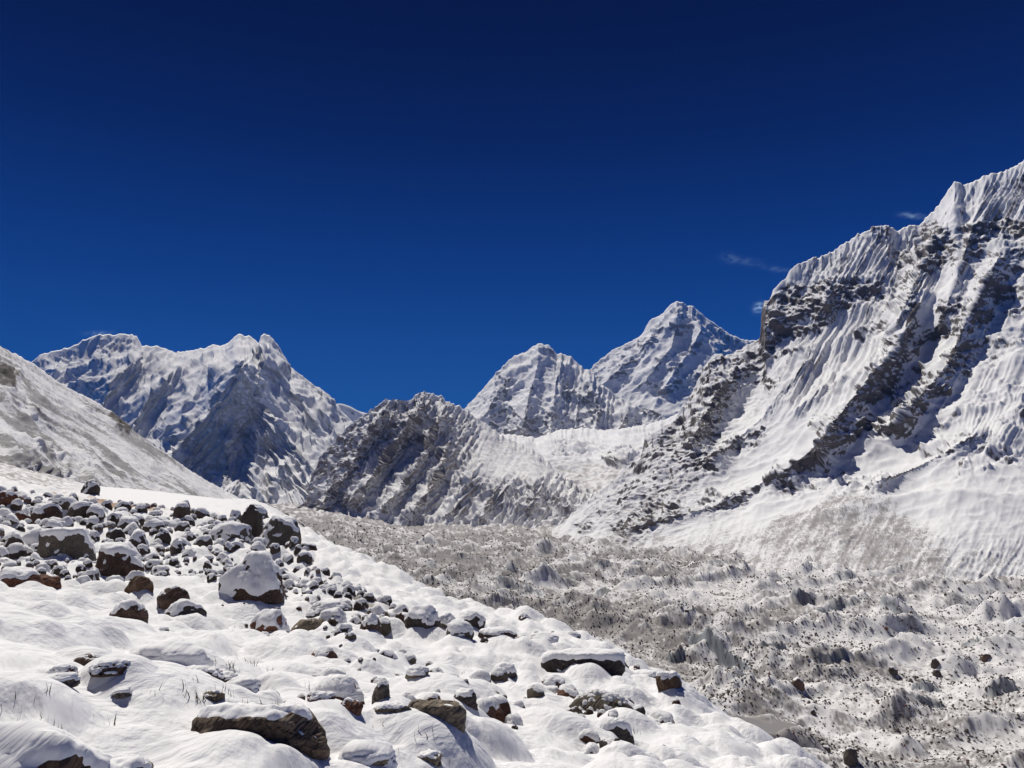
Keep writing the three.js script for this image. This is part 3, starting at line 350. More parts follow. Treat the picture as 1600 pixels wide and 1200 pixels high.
// [centre x, foot y, width, height, depth/width, colour, snow reach -1..1 (higher = barer), snow depth, turn, facet seed, squareness, label]
const HERO = [
  [384, 1174, 226, 104, 0.5, [0.15, 0.105, 0.07], 0.62, 0.07, -0.12, 3, 0.9, 'long flat dark brown slab boulder, largest at the bottom of the snow terrace'],
  [30, 1206, 230, 120, 0.7, BR, 0.12, 0.10, -0.45, 12, 0.5, 'snow covered boulder with brown rim in the bottom left corner'],
  [182, 1206, 104, 52, 0.7, TAN, 0.5, 0.05, 0.3, 21, 0.6, 'tan brown rock just right of the bottom left corner boulder'],
  [396, 952, 108, 78, 0.75, BR, 0.0, 0.07, 0.15, 31, 0.55, 'big pointed brown boulder plastered with snow, standing mid terrace'],
  [421, 984, 60, 38, 0.8, RED, 0.05, 0.06, 0.0, 44, 0.4, 'low red brown boulder with snow top in front of the pointed boulder'],
  [482, 984, 52, 24, 0.7, TAN, 0.8, 0.03, 0.2, 52, 0.5, 'bare speckled tan rock right of the pointed boulder'],
  [184, 914, 68, 48, 0.85, BR, 0.15, 0.07, 0.5, 63, 0.5, 'rounded brown boulder with snow cap left of the pointed boulder'],
  [216, 938, 42, 30, 0.6, [0.17, 0.10, 0.06], 0.75, 0.03, -0.5, 71, 0.6, 'bare brown wedge stone at the foot of the rounded boulder'],
  [100, 880, 78, 52, 0.8, GRY, -0.1, 0.09, 0.1, 85, 0.85, 'square block boulder fully dusted with snow on the left'],
  [22, 925, 66, 42, 0.8, RED, 0.3, 0.07, 0.35, 92, 0.5, 'red brown snow topped boulder cut by the left edge'],
  [68, 923, 42, 24, 0.8, RED, 0.7, 0.03, -0.2, 101, 0.4, 'bare rust red stone beside the left edge boulder'],
  [272, 954, 46, 28, 0.8, BR, 0.55, 0.04, 0.0, 113, 0.5, 'brown boulder behind the snow topped dark wedge boulder'],
  [292, 968, 62, 34, 0.7, DRK, 0.3, 0.06, 0.4, 124, 0.6, 'dark wedge boulder with a snow top left of the pointed boulder'],
  [199, 976, 50, 34, 0.9, BR, 0.4, 0.10, 0.2, 131, 0.5, 'dark rock peeking out of a long snow drift'],
  [392, 856, 34, 58, 0.7, DRK, 0.45, 0.04, 0.25, 142, 0.7, 'upright dark slab leaning at the terrace edge outcrop'],
  [434, 866, 66, 50, 0.8, GRY, 0.12, 0.07, 0.1, 155, 0.55, 'snow draped grey boulder on the right of the edge outcrop'],
  [360, 862, 62, 40, 0.9, GRY, -0.15, 0.08, -0.1, 163, 0.4, 'long snow smothered boulder on the left of the edge outcrop'],
  [478, 868, 34, 16, 0.8, BR, 0.4, 0.05, 0.3, 172, 0.4, 'low pointed rock right of the edge outcrop'],
  [398, 818, 36, 26, 0.8, GRY, -0.05, 0.06, 0.2, 181, 0.3, 'smooth snow capped stone behind the edge outcrop'],
  [266, 1034, 110, 44, 0.8, GRY, -0.9, 0.16, 0.0, 192, 0.3, 'smooth boulder buried whole under thick snow'],
  [137, 1031, 38, 18, 0.8, BR, 0.75, 0.03, 0.0, 203, 0.3, 'bare oval brown stone alone in smooth snow on the left'],
  [96, 1050, 40, 16, 0.8, RED, 0.4, 0.05, 0.1, 214, 0.5, 'small red stone under snow left of the buried boulder'],
  [170, 1068, 56, 18, 0.7, BR, 0.45, 0.06, 0.2, 223, 0.6, 'low brown wedge stone half sunk below the oval stone'],
  [94, 1072, 46, 18, 0.8, GRY, 0.2, 0.07, 0.0, 231, 0.6, 'flat snow topped stone with grey front, far left'],
  [191, 1084, 28, 14, 0.8, GRY, 0.25, 0.06, 0.4, 244, 0.5, 'little square grey stone below the brown wedge stone'],
  [248, 1046, 52, 22, 0.8, GRY, 0.3, 0.07, 0.3, 251, 0.5, 'snow capped stone in front of the buried boulder'],
  [312, 1070, 66, 20, 0.6, BR, 0.5, 0.05, -0.1, 262, 0.7, 'flat brown slab lying behind a snowy boulder, centre left'],
  [348, 1058, 46, 20, 0.8, BR, 0.45, 0.06, 0.2, 275, 0.5, 'brown rock with thin grass round it, centre left'],
  [376, 1088, 54, 34, 0.8, DRK, -0.1, 0.09, 0.1, 283, 0.35, 'round snow covered boulder above the long slab boulder'],
  [330, 1108, 36, 16, 0.8, TAN, 0.75, 0.03, 0.1, 291, 0.5, 'small bare tan stone behind the long slab boulder'],
  [500, 1134, 44, 18, 0.7, RED, 0.45, 0.06, 0.0, 302, 0.6, 'flat red brown stone right of the long slab boulder'],
  [548, 1152, 36, 18, 0.8, RED, 0.75, 0.03, 0.2, 313, 0.5, 'bare orange brown stone right of the long slab boulder'],
  [452, 1106, 34, 18, 0.8, BR, 0.4, 0.06, 0.0, 321, 0.5, 'brown stone between slab boulder and open snow'],
  [518, 1098, 38, 13, 0.8, TAN, 0.5, 0.05, 0.0, 332, 0.5, 'low tan stone alone on open snow in the centre'],
  [595, 1130, 26, 28, 0.9, GRY, 0.5, 0.04, 0.0, 341, 0.5, 'small upright grey stone in the lower middle snow'],
  [652, 1112, 40, 22, 0.8, TAN, 0.25, 0.07, 0.2, 352, 0.5, 'tan stone under a snow hood in the lower middle'],
  [684, 1184, 98, 52, 0.75, TAN, 0.95, 0.02, -0.2, 363, 0.75, 'large bare tan rock at the bottom middle'],
  [612, 1164, 62, 18, 0.7, TAN, 0.6, 0.04, 0.1, 371, 0.6, 'flat tan rock left of the large bare tan rock'],
  [726, 1136, 42, 26, 0.75, DRK, 0.45, 0.03, -0.4, 382, 0.6, 'dark bare rounded stone above the large tan rock'],
  [570, 1206, 90, 48, 0.8, TAN, -0.2, 0.12, 0.3, 394, 0.4, 'snow domed boulder at the bottom edge left of the tan rock'],
  [668, 1204, 50, 20, 0.8, TAN, 0.6, 0.04, 0.2, 402, 0.6, 'brown rock at the bottom edge below the large tan rock'],
  [888, 1152, 36, 20, 0.6, BR, 0.6, 0.03, 0.6, 411, 0.5, 'small brown stone alone on the snow right of centre'],
  [912, 1058, 132, 58, 0.5, DRK, 0.2, 0.10, 0.05, 423, 0.75, 'long dark boulder under a thick snow slab near the terrace edge'],
  [962, 1050, 36, 34, 0.8, DRK, 0.1, 0.06, -0.3, 431, 0.5, 'dark rounded rock at the right end of the long snow slab boulder'],
  [1046, 1094, 42, 36, 0.7, [0.13, 0.075, 0.045], 0.3, 0.06, 0.35, 444, 0.85, 'brown square rock at the tip of the terrace edge'],
  [1010, 1052, 56, 18, 0.7, GRY, 0.15, 0.06, 0.2, 452, 0.6, 'flat snow topped rock between long snow slab boulder and terrace tip'],
  [788, 1058, 38, 28, 0.85, GRY, 0.0, 0.07, 0.5, 461, 0.35, 'snow capped stone with dark right side left of the long snow slab boulder'],
  [866, 1070, 40, 18, 0.8, BR, 0.3, 0.07, 0.0, 473, 0.4, 'low brown stone in front of the long snow slab boulder'],
  [856, 1086, 42, 22, 0.8, GRY, -0.3, 0.09, 0.0, 482, 0.3, 'snow hidden hump with dark right end, left of the pebble mound'],
  [656, 996, 62, 40, 0.8, DRK, 0.1, 0.08, 0.1, 493, 0.5, 'snow draped dark boulder in the middle of the edge row'],
  [632, 990, 36, 28, 0.8, BR, 0.55, 0.04, 0.4, 501, 0.7, 'bare dark brown ridge rock at the left of the edge row'],
  [697, 992, 42, 26, 0.8, GRY, -0.1, 0.07, -0.2, 512, 0.35, 'round snow capped stone beside the snow draped dark boulder'],
  [740, 988, 40, 26, 0.8, DRK, 0.15, 0.06, 0.1, 524, 0.5, 'snow capped stone at the right of the edge row'],
  [716, 1010, 46, 28, 0.85, GRY, -0.1, 0.08, 0.3, 531, 0.4, 'snow capped stone in front of the edge row'],
  [780, 1012, 62, 16, 0.6, BR, 0.35, 0.06, 0.0, 543, 0.7, 'flat brown slab under snow right of the edge row'],
  [820, 998, 34, 14, 0.7, RED, 0.6, 0.04, 0.2, 551, 0.6, 'small rust coloured rock on the terrace edge'],
  [848, 1014, 56, 20, 0.8, GRY, -0.3, 0.08, 0.0, 562, 0.4, 'snow smoothed stone between rust rock and long snow slab boulder'],
  [520, 982, 44, 30, 0.85, DRK, 0.05, 0.07, 0.2, 573, 0.45, 'snow capped stone with dark right flank right of the speckled tan rock'],
  [534, 998, 36, 18, 0.8, DRK, 0.35, 0.07, 0.4, 581, 0.5, 'dark low stone in front of the speckled tan rock'],
  [580, 998, 36, 30, 0.8, BR, 0.2, 0.06, 0.6, 592, 0.6, 'leaning brown stone with snow on its left side, left of the edge row'],
  [510, 966, 64, 18, 0.7, DRK, 0.3, 0.07, 0.1, 603, 0.6, 'long dark stone under snow behind the speckled tan rock'],
  [596, 968, 28, 14, 0.8, BR, 0.5, 0.04, 0.0, 611, 0.5, 'small brown stone by the grass strip behind the edge row'],
  [119, 750, 22, 14, 0.9, DRK, 0.9, 0.02, 0.2, 622, 0.9, 'dark bare square boulder, furthest left on the white field'],
  [142, 775, 26, 20, 0.9, DRK, 0.1, 0.08, 0.4, 634, 0.4, 'double humped snow capped boulder at the start of the orange strip'],
  [183, 850, 24, 20, 0.85, DRK, 0.45, 0.05, 0.2, 641, 0.4, 'dark brown stone in the boulder field right of the square block'],
  [293, 858, 24, 24, 0.9, DRK, 0.3, 0.07, 0.0, 652, 0.4, 'cube like snow capped stone at the front of the boulder field'],
  [254, 855, 22, 22, 0.9, DRK, 0.3, 0.06, 0.5, 661, 0.4, 'dark stone with small snow hat in the boulder field'],
  [247, 832, 32, 18, 0.9, BR, 0.15, 0.06, 0.1, 673, 0.3, 'smooth egg shaped brown stone in the middle of the boulder field'],
  [325, 838, 36, 16, 0.8, RED, 0.25, 0.05, -0.2, 682, 0.4, 'reddish rounded stone left of the edge outcrop'],
  [72, 828, 46, 30, 0.8, BR, 0.05, 0.07, -0.6, 691, 0.4, 'tilted brown stone with snow back above the square block'],
  [33, 820, 26, 18, 0.85, RED, 0.55, 0.05, 0.1, 702, 0.4, 'rust red stone in the boulder field near the left edge'],
  [8, 802, 28, 18, 0.85, RED, 0.45, 0.05, 0.1, 711, 0.5, 'rust brown stone in the boulder field cut by the left edge'],
  [26, 790, 26, 14, 0.85, RED, 0.45, 0.05, 0.3, 722, 0.5, 'low rust stone above the others near the left edge'],
];
const rocks = HERO.map(h => { const g = groundHit(h[0], h[1]), k = g[3] * Math.hypot(1, (h[0] - 800) / FOCAL, 0) / FOCAL, w = h[2] * k, tilt = (h[1] - 745) / FOCAL, q = 1 + 0.42 * w * h[4] / Math.hypot(g[0], g[2]), cap = Math.max(0, 0.5 - 0.5 * h[6]) * h[7] * 0.6, H = Math.max(0.5 * h[3] * k, h[3] * k - 0.6 * w * h[4] * tilt - cap); return { x: g[0] * q, z: g[2] * q, w, h: H, dp: h[4], h0: h }; });
// the boulder field: stones in view, largest kept as things of their own
const FIELD = []; {
  const r = rng(2024), poly = [[-40, 770], [60, 778], [150, 784], [230, 792], [330, 801], [395, 806], [420, 830], [470, 868], [520, 905], [640, 962], [600, 985], [440, 940], [330, 925], [230, 920], [120, 925], [-40, 930]];
  const inside = (x, y) => { let c = false; for (let i = 0, j = poly.length - 1; i < poly.length; j = i++) if ((poly[i][1] > y) !== (poly[j][1] > y) && x < (poly[j][0] - poly[i][0]) * (y - poly[i][1]) / (poly[j][1] - poly[i][1]) + poly[i][0]) c = !c; return c; };
  for (let n = 0; n < 14000 && FIELD.length < 900; n++) {
    const px = -40 + 690 * r(), py = 770 + 216 * r(); if (!inside(px, py)) continue;
    const g = groundHit(px, py), w = (0.22 + 0.66 * Math.pow(r(), 2.4)) * (1 - 0.55 * ss(850, 890, py)) * (1 - 0.45 * ss(30, 44, g[3])); if (g[3] > 50) continue;
    if (rocks.some(b => Math.hypot(b.x - g[0], b.z - g[2]) < 0.5 * b.w + 0.4 * w) || FIELD.some(b => Math.hypot(b.x - g[0], b.z - g[2]) < 0.46 * (b.w + w))) continue;
    FIELD.push({ x: g[0], z: g[2], y: g[1], w, t: g[3] });
  }
}
const sizeSeen = b => b.w / b.t; FIELD.sort((a, b) => sizeSeen(b) - sizeSeen(a));
const SMALL = []; {
  const r = rng(33); for (let n = 0; n < 3000 && SMALL.length < 170; n++) { const px = -20 + 1090 * r(), py = 930 + 265 * Math.pow(r(), 0.8), g = groundHit(px, py); if (edgeS(g[0], -g[2]) > -0.3 || fbm2(g[0] / 2.2 + 9, g[2] / 2.2, 2) < 0.02 || g[3] < 4.8) continue; const w = 0.05 + 0.3 * Math.pow(r(), 2.6); if (rocks.some(b => Math.hypot(b.x - g[0], b.z - g[2]) < 0.45 * b.w + 0.1)) continue; SMALL.push({ x: g[0], z: g[2], w, t: g[3], px }); }
}
console.log('field', FIELD.length, SMALL.length);

// ---------------------------------------------------------------- the snow terrace
const drifts = [...rocks.map(b => [b.x, b.z, 0.5 * b.w, Math.min(0.35, 0.2 * b.h)]), ...FIELD.map(b => [b.x, b.z, 0.5 * b.w, 0.12 * b.w])];
const cells = new Map(); for (const b of drifts) { const R = Math.ceil(b[2] * 2.6); for (let i = Math.floor(b[0]) - R; i <= Math.floor(b[0]) + R; i++) for (let j = Math.floor(b[1]) - R; j <= Math.floor(b[1]) + R; j++) { const k = i * 4096 + j; if (!cells.has(k)) cells.set(k, []); cells.get(k).push(b); } }
const hash = (i, j, k) => PERM[PERM[PERM[i & 255] + (j & 255)] + (k & 255)] / 255;
function domes(x, z, s, fill) {                               // hidden stones that lift the snow into rounded lumps
  const i0 = Math.floor(x / s), j0 = Math.floor(z / s); let h = 0;
  for (let i = i0 - 1; i <= i0 + 1; i++) for (let j = j0 - 1; j <= j0 + 1; j++) { if (hash(i, j, 3) > fill) continue; const cx = (i + 0.2 + 0.6 * hash(i, j, 1)) * s, cz = (j + 0.2 + 0.6 * hash(i, j, 2)) * s, R = s * (0.3 + 0.35 * hash(i, j, 5)), q = ((x - cx) ** 2 + (z - cz) ** 2) / (R * R); if (q < 1) h = Math.max(h, R * (0.25 + 0.5 * hash(i, j, 6)) * Math.pow(1 - q, 0.75)); }
  return h;
}
function terraceY(x, z) {
  const d = -z, r = Math.hypot(x, z), s = edgeS(x, d); let h = landBase(x, z);
  const on = ss(1.5, -0.5, s), far = ss(44, 62, d) * ss(-3, -8, s), left = ss(0, -6, x + 0.5 * d) * ss(34, 60, d);
  const lump = on * (1 - far), field = ss(17, 24, d) * ss(70, 45, d), near = 1 - ss(16, 26, r);
  h += lump * lerp(0.4, 1, ss(4, 11, r)) * (0.2 * fbm2(x / 1.6, z / 1.6, 3) + 0.34 * fbm2(x / 5 + 4, z / 5, 2)) + far * (0.05 * fbm2(x / 4, z / 9, 3));
  const patch = ss(-0.12, 0.22, fbm2(x / 3.1 + 20, z / 3.1, 3) + 0.08 + 0.4 * ss(9, 15, d));
  h += lump * patch * (domes(x, z, 0.62, 0.8) * (0.7 + 0.3 * field) + 0.9 * domes(x + 7.7, z, 0.3, 0.75) * (0.6 + 0.4 * field)) + lump * (1 - patch) * domes(x, z + 3, 0.8, 0.42) * 0.7 + lump * near * 0.02 * fbm2(x / 0.3, z / 0.3, 3) - lump * 0.45 * domes(x + 30.3, z + 11.1, 0.42, 0.22);
  h += left * 0.8 * domes(x, z, 0.9, 0.85) + ss(0.3, 2.5, s) * (0.5 * domes(x, z, 0.8, 0.8) + 0.5 * (rid2(x / 2.2, z / 2.2, 3) - 0.5));
  const l = cells.get(Math.floor(x) * 4096 + Math.floor(z)); if (l) { let m = 0; for (const b of l) { const q = ((x - b[0]) ** 2 + (z - b[1]) ** 2) / (b[2] * b[2]); m = Math.max(m, b[3] * Math.exp(-q * 0.75)); } h += m; }
  return h;
}
{
  const az = []; for (let a = -180; a < -44; a += 4) az.push(a); for (let a = -44; a < 32; a += 76 / 510) az.push(a); for (let a = 32; a <= 180; a += 4) az.push(a); az[az.length - 1] = 180;
  const nx = az.length, nt = 450, P = new Float32Array(nx * nt * 3), C = new Float32Array(nx * nt * 3), UV = new Float32Array(nx * nt * 2), N = new Float32Array(nx * nt * 3);
  for (let j = 0; j < nt; j++) { const r = j < 12 ? 0.4 + 2.6 * j / 12 : 3.0 * Math.pow(230 / 3.0, (j - 12) / (nt - 13)); for (let i = 0; i < nx; i++) { const a = az[i] * Math.PI / 180, k = j * nx + i, x = r * Math.sin(a), z = -r * Math.cos(a); P[k * 3] = x; P[k * 3 + 1] = terraceY(x, z); P[k * 3 + 2] = z; UV[k * 2] = x; UV[k * 2 + 1] = z; } }
  gridNormals(nx, nt, P, N);
  const strip = [[150, 782], [175, 788], [205, 793], [235, 797]], edgeStrip = [[330, 800], [370, 800], [395, 805]];
  const stripW = [groundHit(158, 786), groundHit(185, 792), groundHit(215, 796), groundHit(238, 799)].map(p => [p[0], p[2]]), grassW = [[560, 948], [600, 955], [640, 963]].map(p => groundHit(...p)).map(p => [p[0], p[2]]);
  for (let k = 0; k < nx * nt; k++) {
    const x = P[k * 3], y = P[k * 3 + 1], z = P[k * 3 + 2], ny = N[k * 3 + 1], d = -z, s = edgeS(x, d), f = fbm2(x / 0.5, z / 0.5, 4), left = ss(0, -6, x + 0.5 * d) * ss(34, 60, d);
    let c = SNOW, soil = 0;
    soil = Math.max(soil, ss(1.0, 0.35, lineDist(x, z, stripW) / 1.9 + f * 1.2) * 0.95);
    c = mix3(c, [0.30, 0.155, 0.06], soil);
    const g = ss(1, 0.3, lineDist(x, z, grassW) / 0.5 + f * 2.2 + 0.2); c = mix3(c, [0.16, 0.12, 0.08], g * 0.8);
    const deb = Math.max(ss(0.5, 4, s) * ss(0.05, 0.3, fbm2(x / 1.6, z / 1.6, 4) + 0.16), left * ss(-0.05, 0.25, fbm2(x / 1.3, z / 1.3, 4) + 0.1)); c = mix3(c, [0.19, 0.165, 0.15], deb * 0.8);
    const bare = ss(0.66, 0.55, ny + 0.12 * f) * ss(0.0, 0.2, fbm2(x / 1.1 + 5, z / 1.1, 3) + 0.05); c = mix3(c, [0.12, 0.085, 0.065], bare * 0.9 * ss(9, 15, Math.hypot(x, z)));
    C.set(c, k * 3);
  }
  tag(new THREE.Mesh(gridGeometry(nx, nt, P, C, UV), M.terrace), 'snow_terrace', 'lumpy snow covered moraine terrace in the foreground', 'snow ground', { kind: 'structure' });
}
console.log('terrace');

// ---------------------------------------------------------------- stones
const ICO = {}; function ico(n) { if (!ICO[n]) { const g = new THREE.IcosahedronGeometry(1, n); g.deleteAttribute('normal'); g.deleteAttribute('uv'); ICO[n] = mergeVertices(g, 1e-4); } return ICO[n].clone(); }
function stoneGeometries(seed, n, w, h, dp, square, color, reach, deep) {
  const r = rng(seed * 7919 + 13), g = ico(n), p = g.attributes.position, planes = [];
  for (let i = 0; i < 10 + Math.floor(8 * square); i++) { const z = r() * 1.7 - 0.7, a = r() * 6.2832, q = Math.sqrt(Math.max(0, 1 - z * z)); planes.push([q * Math.cos(a), z, q * Math.sin(a), lerp(0.86, 0.62, square * r()) + 0.08 * r()]); }
  if (square > 0.98) planes.push([0, 1, 0, 0.55], [0.08, 0.1, 0.99, 0.7]);
  const o = r() * 50, C = new Float32Array(p.count * 3), UV = new Float32Array(p.count * 2);
  for (let i = 0; i < p.count; i++) {
    const x = p.getX(i), y = p.getY(i), z = p.getZ(i); let s = 0;
    for (const [a, b, c, d] of planes) { const q = x * a + y * b + z * c; if (q > 0.05) s += Math.pow(q / d, 30); } s = Math.pow(s + 1, -1 / 30);
    const k = s * (1 + 0.16 * fbm3(x * 1.9 + o, y * 1.9, z * 1.9, 3) + 0.07 * (rid3(x * 3.3, y * 5 + o, z * 3.3, 3) - 0.5) + 0.03 * fbm3(x * 9, y * 9 + o, z * 9, 3)), fl = y < 0 ? 1 / Math.sqrt(1 - 0.8 * y * y) : 1, X = x * k * fl * w * 0.56, Y = y * k * h * (y < 0 ? 1.25 : 0.98), Z = z * k * fl * w * dp * 0.56;
    p.setXYZ(i, X, Y + h * 0.06, Z); UV[i * 2] = X + Z * 0.7; UV[i * 2 + 1] = Y + Z * 0.45;
    const t = fbm3(x * 1.9 + o, y * 3 + 5, z * 1.9, 4), m = 1 + 0.75 * t, li = ss(0.18, 0.3, fbm3(x * 3.1, y * 3.1 + o, z * 3.1, 3)); C.set(mix3([color[0] * m, color[1] * m, color[2] * m], [color[0] * 0.55 + 0.07, color[1] * 0.6 + 0.075, color[2] * 0.6 + 0.07], li * 0.6), i * 3);
  }
  g.setAttribute('color', new THREE.BufferAttribute(C, 3)); g.setAttribute('uv', new THREE.BufferAttribute(UV, 2)); g.computeVertexNormals();
  // the snow on it: a second skin raised where the stone is flat enough, sunk into it elsewhere
  const c = g.clone(), q = c.attributes.position, N = g.attributes.normal, keep = new Float32Array(p.count), size = Math.min(w, h * 1.6);
  for (let i = 0; i < q.count; i++) {
    const x = q.getX(i), y = q.getY(i), z = q.getZ(i), v = N.getY(i) + 0.75 * fbm3(x / size * 2.4 + o, y / size * 2.4, z / size * 2.4 + 7, 4), k = ss(reach, reach + 0.5, v), t = deep * 0.5 * (0.3 + 0.7 * ss(0.0, 0.8, N.getY(i))) * k - 0.012 * size * (1 - k); keep[i] = k;
    q.setXYZ(i, x + N.getX(i) * t * 0.6, y + (N.getY(i) * 0.5 + 0.5) * t, z + N.getZ(i) * t * 0.6);
  }
  c.deleteAttribute('color'); const I = g.index.array, J = []; for (let i = 0; i < I.length; i += 3) if (keep[I[i]] > 0 || keep[I[i + 1]] > 0 || keep[I[i + 2]] > 0) J.push(I[i], I[i + 1], I[i + 2]);
  return [g, ...patches(c, J)];
}
function patches(c, J) {                                     // every separate patch of snow as a geometry of its own, largest first, crumbs left off
  const up = new Map(), find = a => { while (up.get(a) !== a) a = up.get(a); return a; };
  for (const v of J) if (!up.has(v)) up.set(v, v);
  for (let i = 0; i < J.length; i += 3) { const a = find(J[i]), b = find(J[i + 1]); if (a !== b) up.set(b, a); const d = find(J[i]), e = find(J[i + 2]); if (d !== e) up.set(e, d); }
  const sets = new Map(); for (let i = 0; i < J.length; i += 3) { const k = find(J[i]); if (!sets.has(k)) sets.set(k, []); sets.get(k).push(J[i], J[i + 1], J[i + 2]); }
  const all = [...sets.values()].sort((a, b) => b.length - a.length), min = Math.max(36, 0.04 * (all[0]?.length || 0));
  return all.filter(l => l.length >= min).slice(0, 5).map(l => { const m = new Map(), p = c.attributes.position, u = c.attributes.uv, P = [], U = [], I = l.map(v => { if (!m.has(v)) { m.set(v, m.size); P.push(p.getX(v), p.getY(v), p.getZ(v)); U.push(u.getX(v), u.getY(v)); } return m.get(v); }), g = new THREE.BufferGeometry(); g.setAttribute('position', new THREE.Float32BufferAttribute(P, 3)); g.setAttribute('uv', new THREE.Float32BufferAttribute(U, 2)); g.setIndex(I); g.computeVertexNormals(); return g; });
}
for (const b of rocks) {
  const h = b.h0, o = new THREE.Group(), [g, ...caps] = stoneGeometries(h[9], 10, b.w * 0.95, b.h, b.dp, Math.min(1, h[10] + 0.25), h[5], h[6] > -0.2 ? h[6] + 0.1 : h[6], Math.min(h[7], 0.22 * b.h + 0.01));
  part(g, 'rock', M.rock, o); caps.forEach((c, i) => part(c, i ? 'snow_patch' : 'snow_cap', M.snow, o));
  o.position.set(b.x, terraceY(b.x, b.z) - 0.1 * b.h, b.z);; o.rotation.y = h[8] + Math.atan2(-b.x, -b.z) * 0.9;
  tag(o, 'boulder', h[11], 'boulder');
}
{ // the boulder field: fourteen shapes, each stone its own copy; the smallest ones together
  const r = rng(404), kinds = [], plain = []; for (let k = 0; k < 14; k++) { const o = new THREE.Group(), col = mix3(mix3(GRY, DRK, r()), BR, r() * 0.7), shape = [1, 0.62 + 0.2 * r(), 0.75 + 0.3 * r(), 0.4 + 0.5 * r(), col, -0.12 + 0.45 * r(), 0.07 + 0.05 * r()], [g, ...caps] = stoneGeometries(900 + k, 4, ...shape); plain.push(stoneGeometries(900 + k, 2, ...shape)); part(g, 'rock', M.rock, o); caps.forEach((c, i) => part(c, i ? 'snow_patch' : 'snow_cap', M.snow, o)); kinds.push(o); }
  const rest = [[], []];
  FIELD.forEach((b, i) => {
    const pick = Math.floor(r() * 14), kind = kinds[pick], turn = r() * 6.28, y = terraceY(b.x, b.z) - (0.16 + 0.2 * r()) * b.w * 0.6;
    if (i < 290) { const o = kind.clone(); o.scale.setScalar(b.w); o.rotation.y = turn; o.position.set(b.x, y, b.z); tag(o, 'field_stone', 'one of the many rounded snow capped stones of the boulder field on the left', 'stone', { group: 'rounded snow capped stones of the boulder field' }); }
    else plain[pick].forEach((m, n) => { const q = Math.min(n, 1), g = m.clone(); g.deleteAttribute('uv'); g.applyMatrix4(new THREE.Matrix4().compose(new THREE.Vector3(b.x, y, b.z), new THREE.Quaternion().setFromAxisAngle(new THREE.Vector3(0, 1, 0), turn), new THREE.Vector3(b.w, b.w, b.w))); rest[q].push(g); });
  });
  if (rest[0].length) { const o = new THREE.Group(); part(mergeGeometries(rest[0]), 'rock', new THREE.MeshStandardMaterial({ vertexColors: true, roughness: 0.9 }), o).userData.kind = 'stuff'; if (rest[1].length) part(mergeGeometries(rest[1]), 'snow_cap', new THREE.MeshStandardMaterial({ color: new THREE.Color(...SNOW), roughness: 0.8 }), o).userData.kind = 'stuff'; tag(o, 'field_rubble', 'smallest snowy stones scattered between the larger ones of the boulder field', 'rubble', { kind: 'stuff' }); }
}
{ // little stones that the snow has not quite covered
  const r = rng(909), kinds = []; for (let k = 0; k < 10; k++) { const o = new THREE.Group(), [g, ...caps] = stoneGeometries(1500 + k, 4, 1, 0.42 + 0.2 * r(), 0.8, 0.6, [BR, DRK, TAN, RED, GRY][k % 5], 0.2 + 0.5 * r(), 0.1); part(g, 'rock', M.rock, o); caps.forEach((c, i) => part(c, i ? 'snow_patch' : 'snow_cap', M.snow, o)); kinds.push(o); }
  for (const b of SMALL) { const o = kinds[Math.floor(r() * 10)].clone(); o.scale.setScalar(b.w); o.rotation.y = r() * 6.28; o.position.set(b.x, terraceY(b.x, b.z) - 0.14 * b.w, b.z); tag(o, 'small_stone', 'one of the little stones half sunk in the open terrace snow', 'stone', { group: 'little stones in the open terrace snow' }); }
}
{ // mound of small stones near the terrace edge
  const r = rng(61), g = groundHit(942, 1124), k = g[3] / FOCAL, o = new THREE.Group(), w = 92 * k, y0 = terraceY(g[0], g[2]), shapes = []; for (let i = 0; i < 4; i++) shapes.push(stoneGeometries(1300 + i, 3, 1, 0.75, 0.85, 0.35, [0.075, 0.058, 0.05], 0.0, 0.16));
  const H = 30 * k, [b] = stoneGeometries(1299, 9, w, H, 0.9, 0.1, [0.085, 0.065, 0.045], 0.9, 0.01); part(b, 'base', M.rock, o);
  for (let i = 0; i < 95; i++) { const a = r() * 6.283, q = Math.sqrt(r()), x = q * Math.cos(a) * w * 0.47, z = q * Math.sin(a) * w * 0.42, h = H * 0.9 * Math.sqrt(1 - 0.92 * q * q), s = (0.09 + 0.08 * r()) * w; const [rg, cg] = shapes[i % 4]; const st = part(rg, 'pebble', M.rock, o); st.position.set(x, h - 0.3 * s, z); st.scale.setScalar(s); st.rotation.y = r() * 6.28; if (cg) part(cg, 'snow_cap', M.snow, st); }
  o.position.set(g[0], y0 - 0.08, g[2] - 0.3 * w); tag(o, 'pebble_mound', 'dark mound studded with small snow capped pebbles near the terrace edge', 'pebble mound');
}
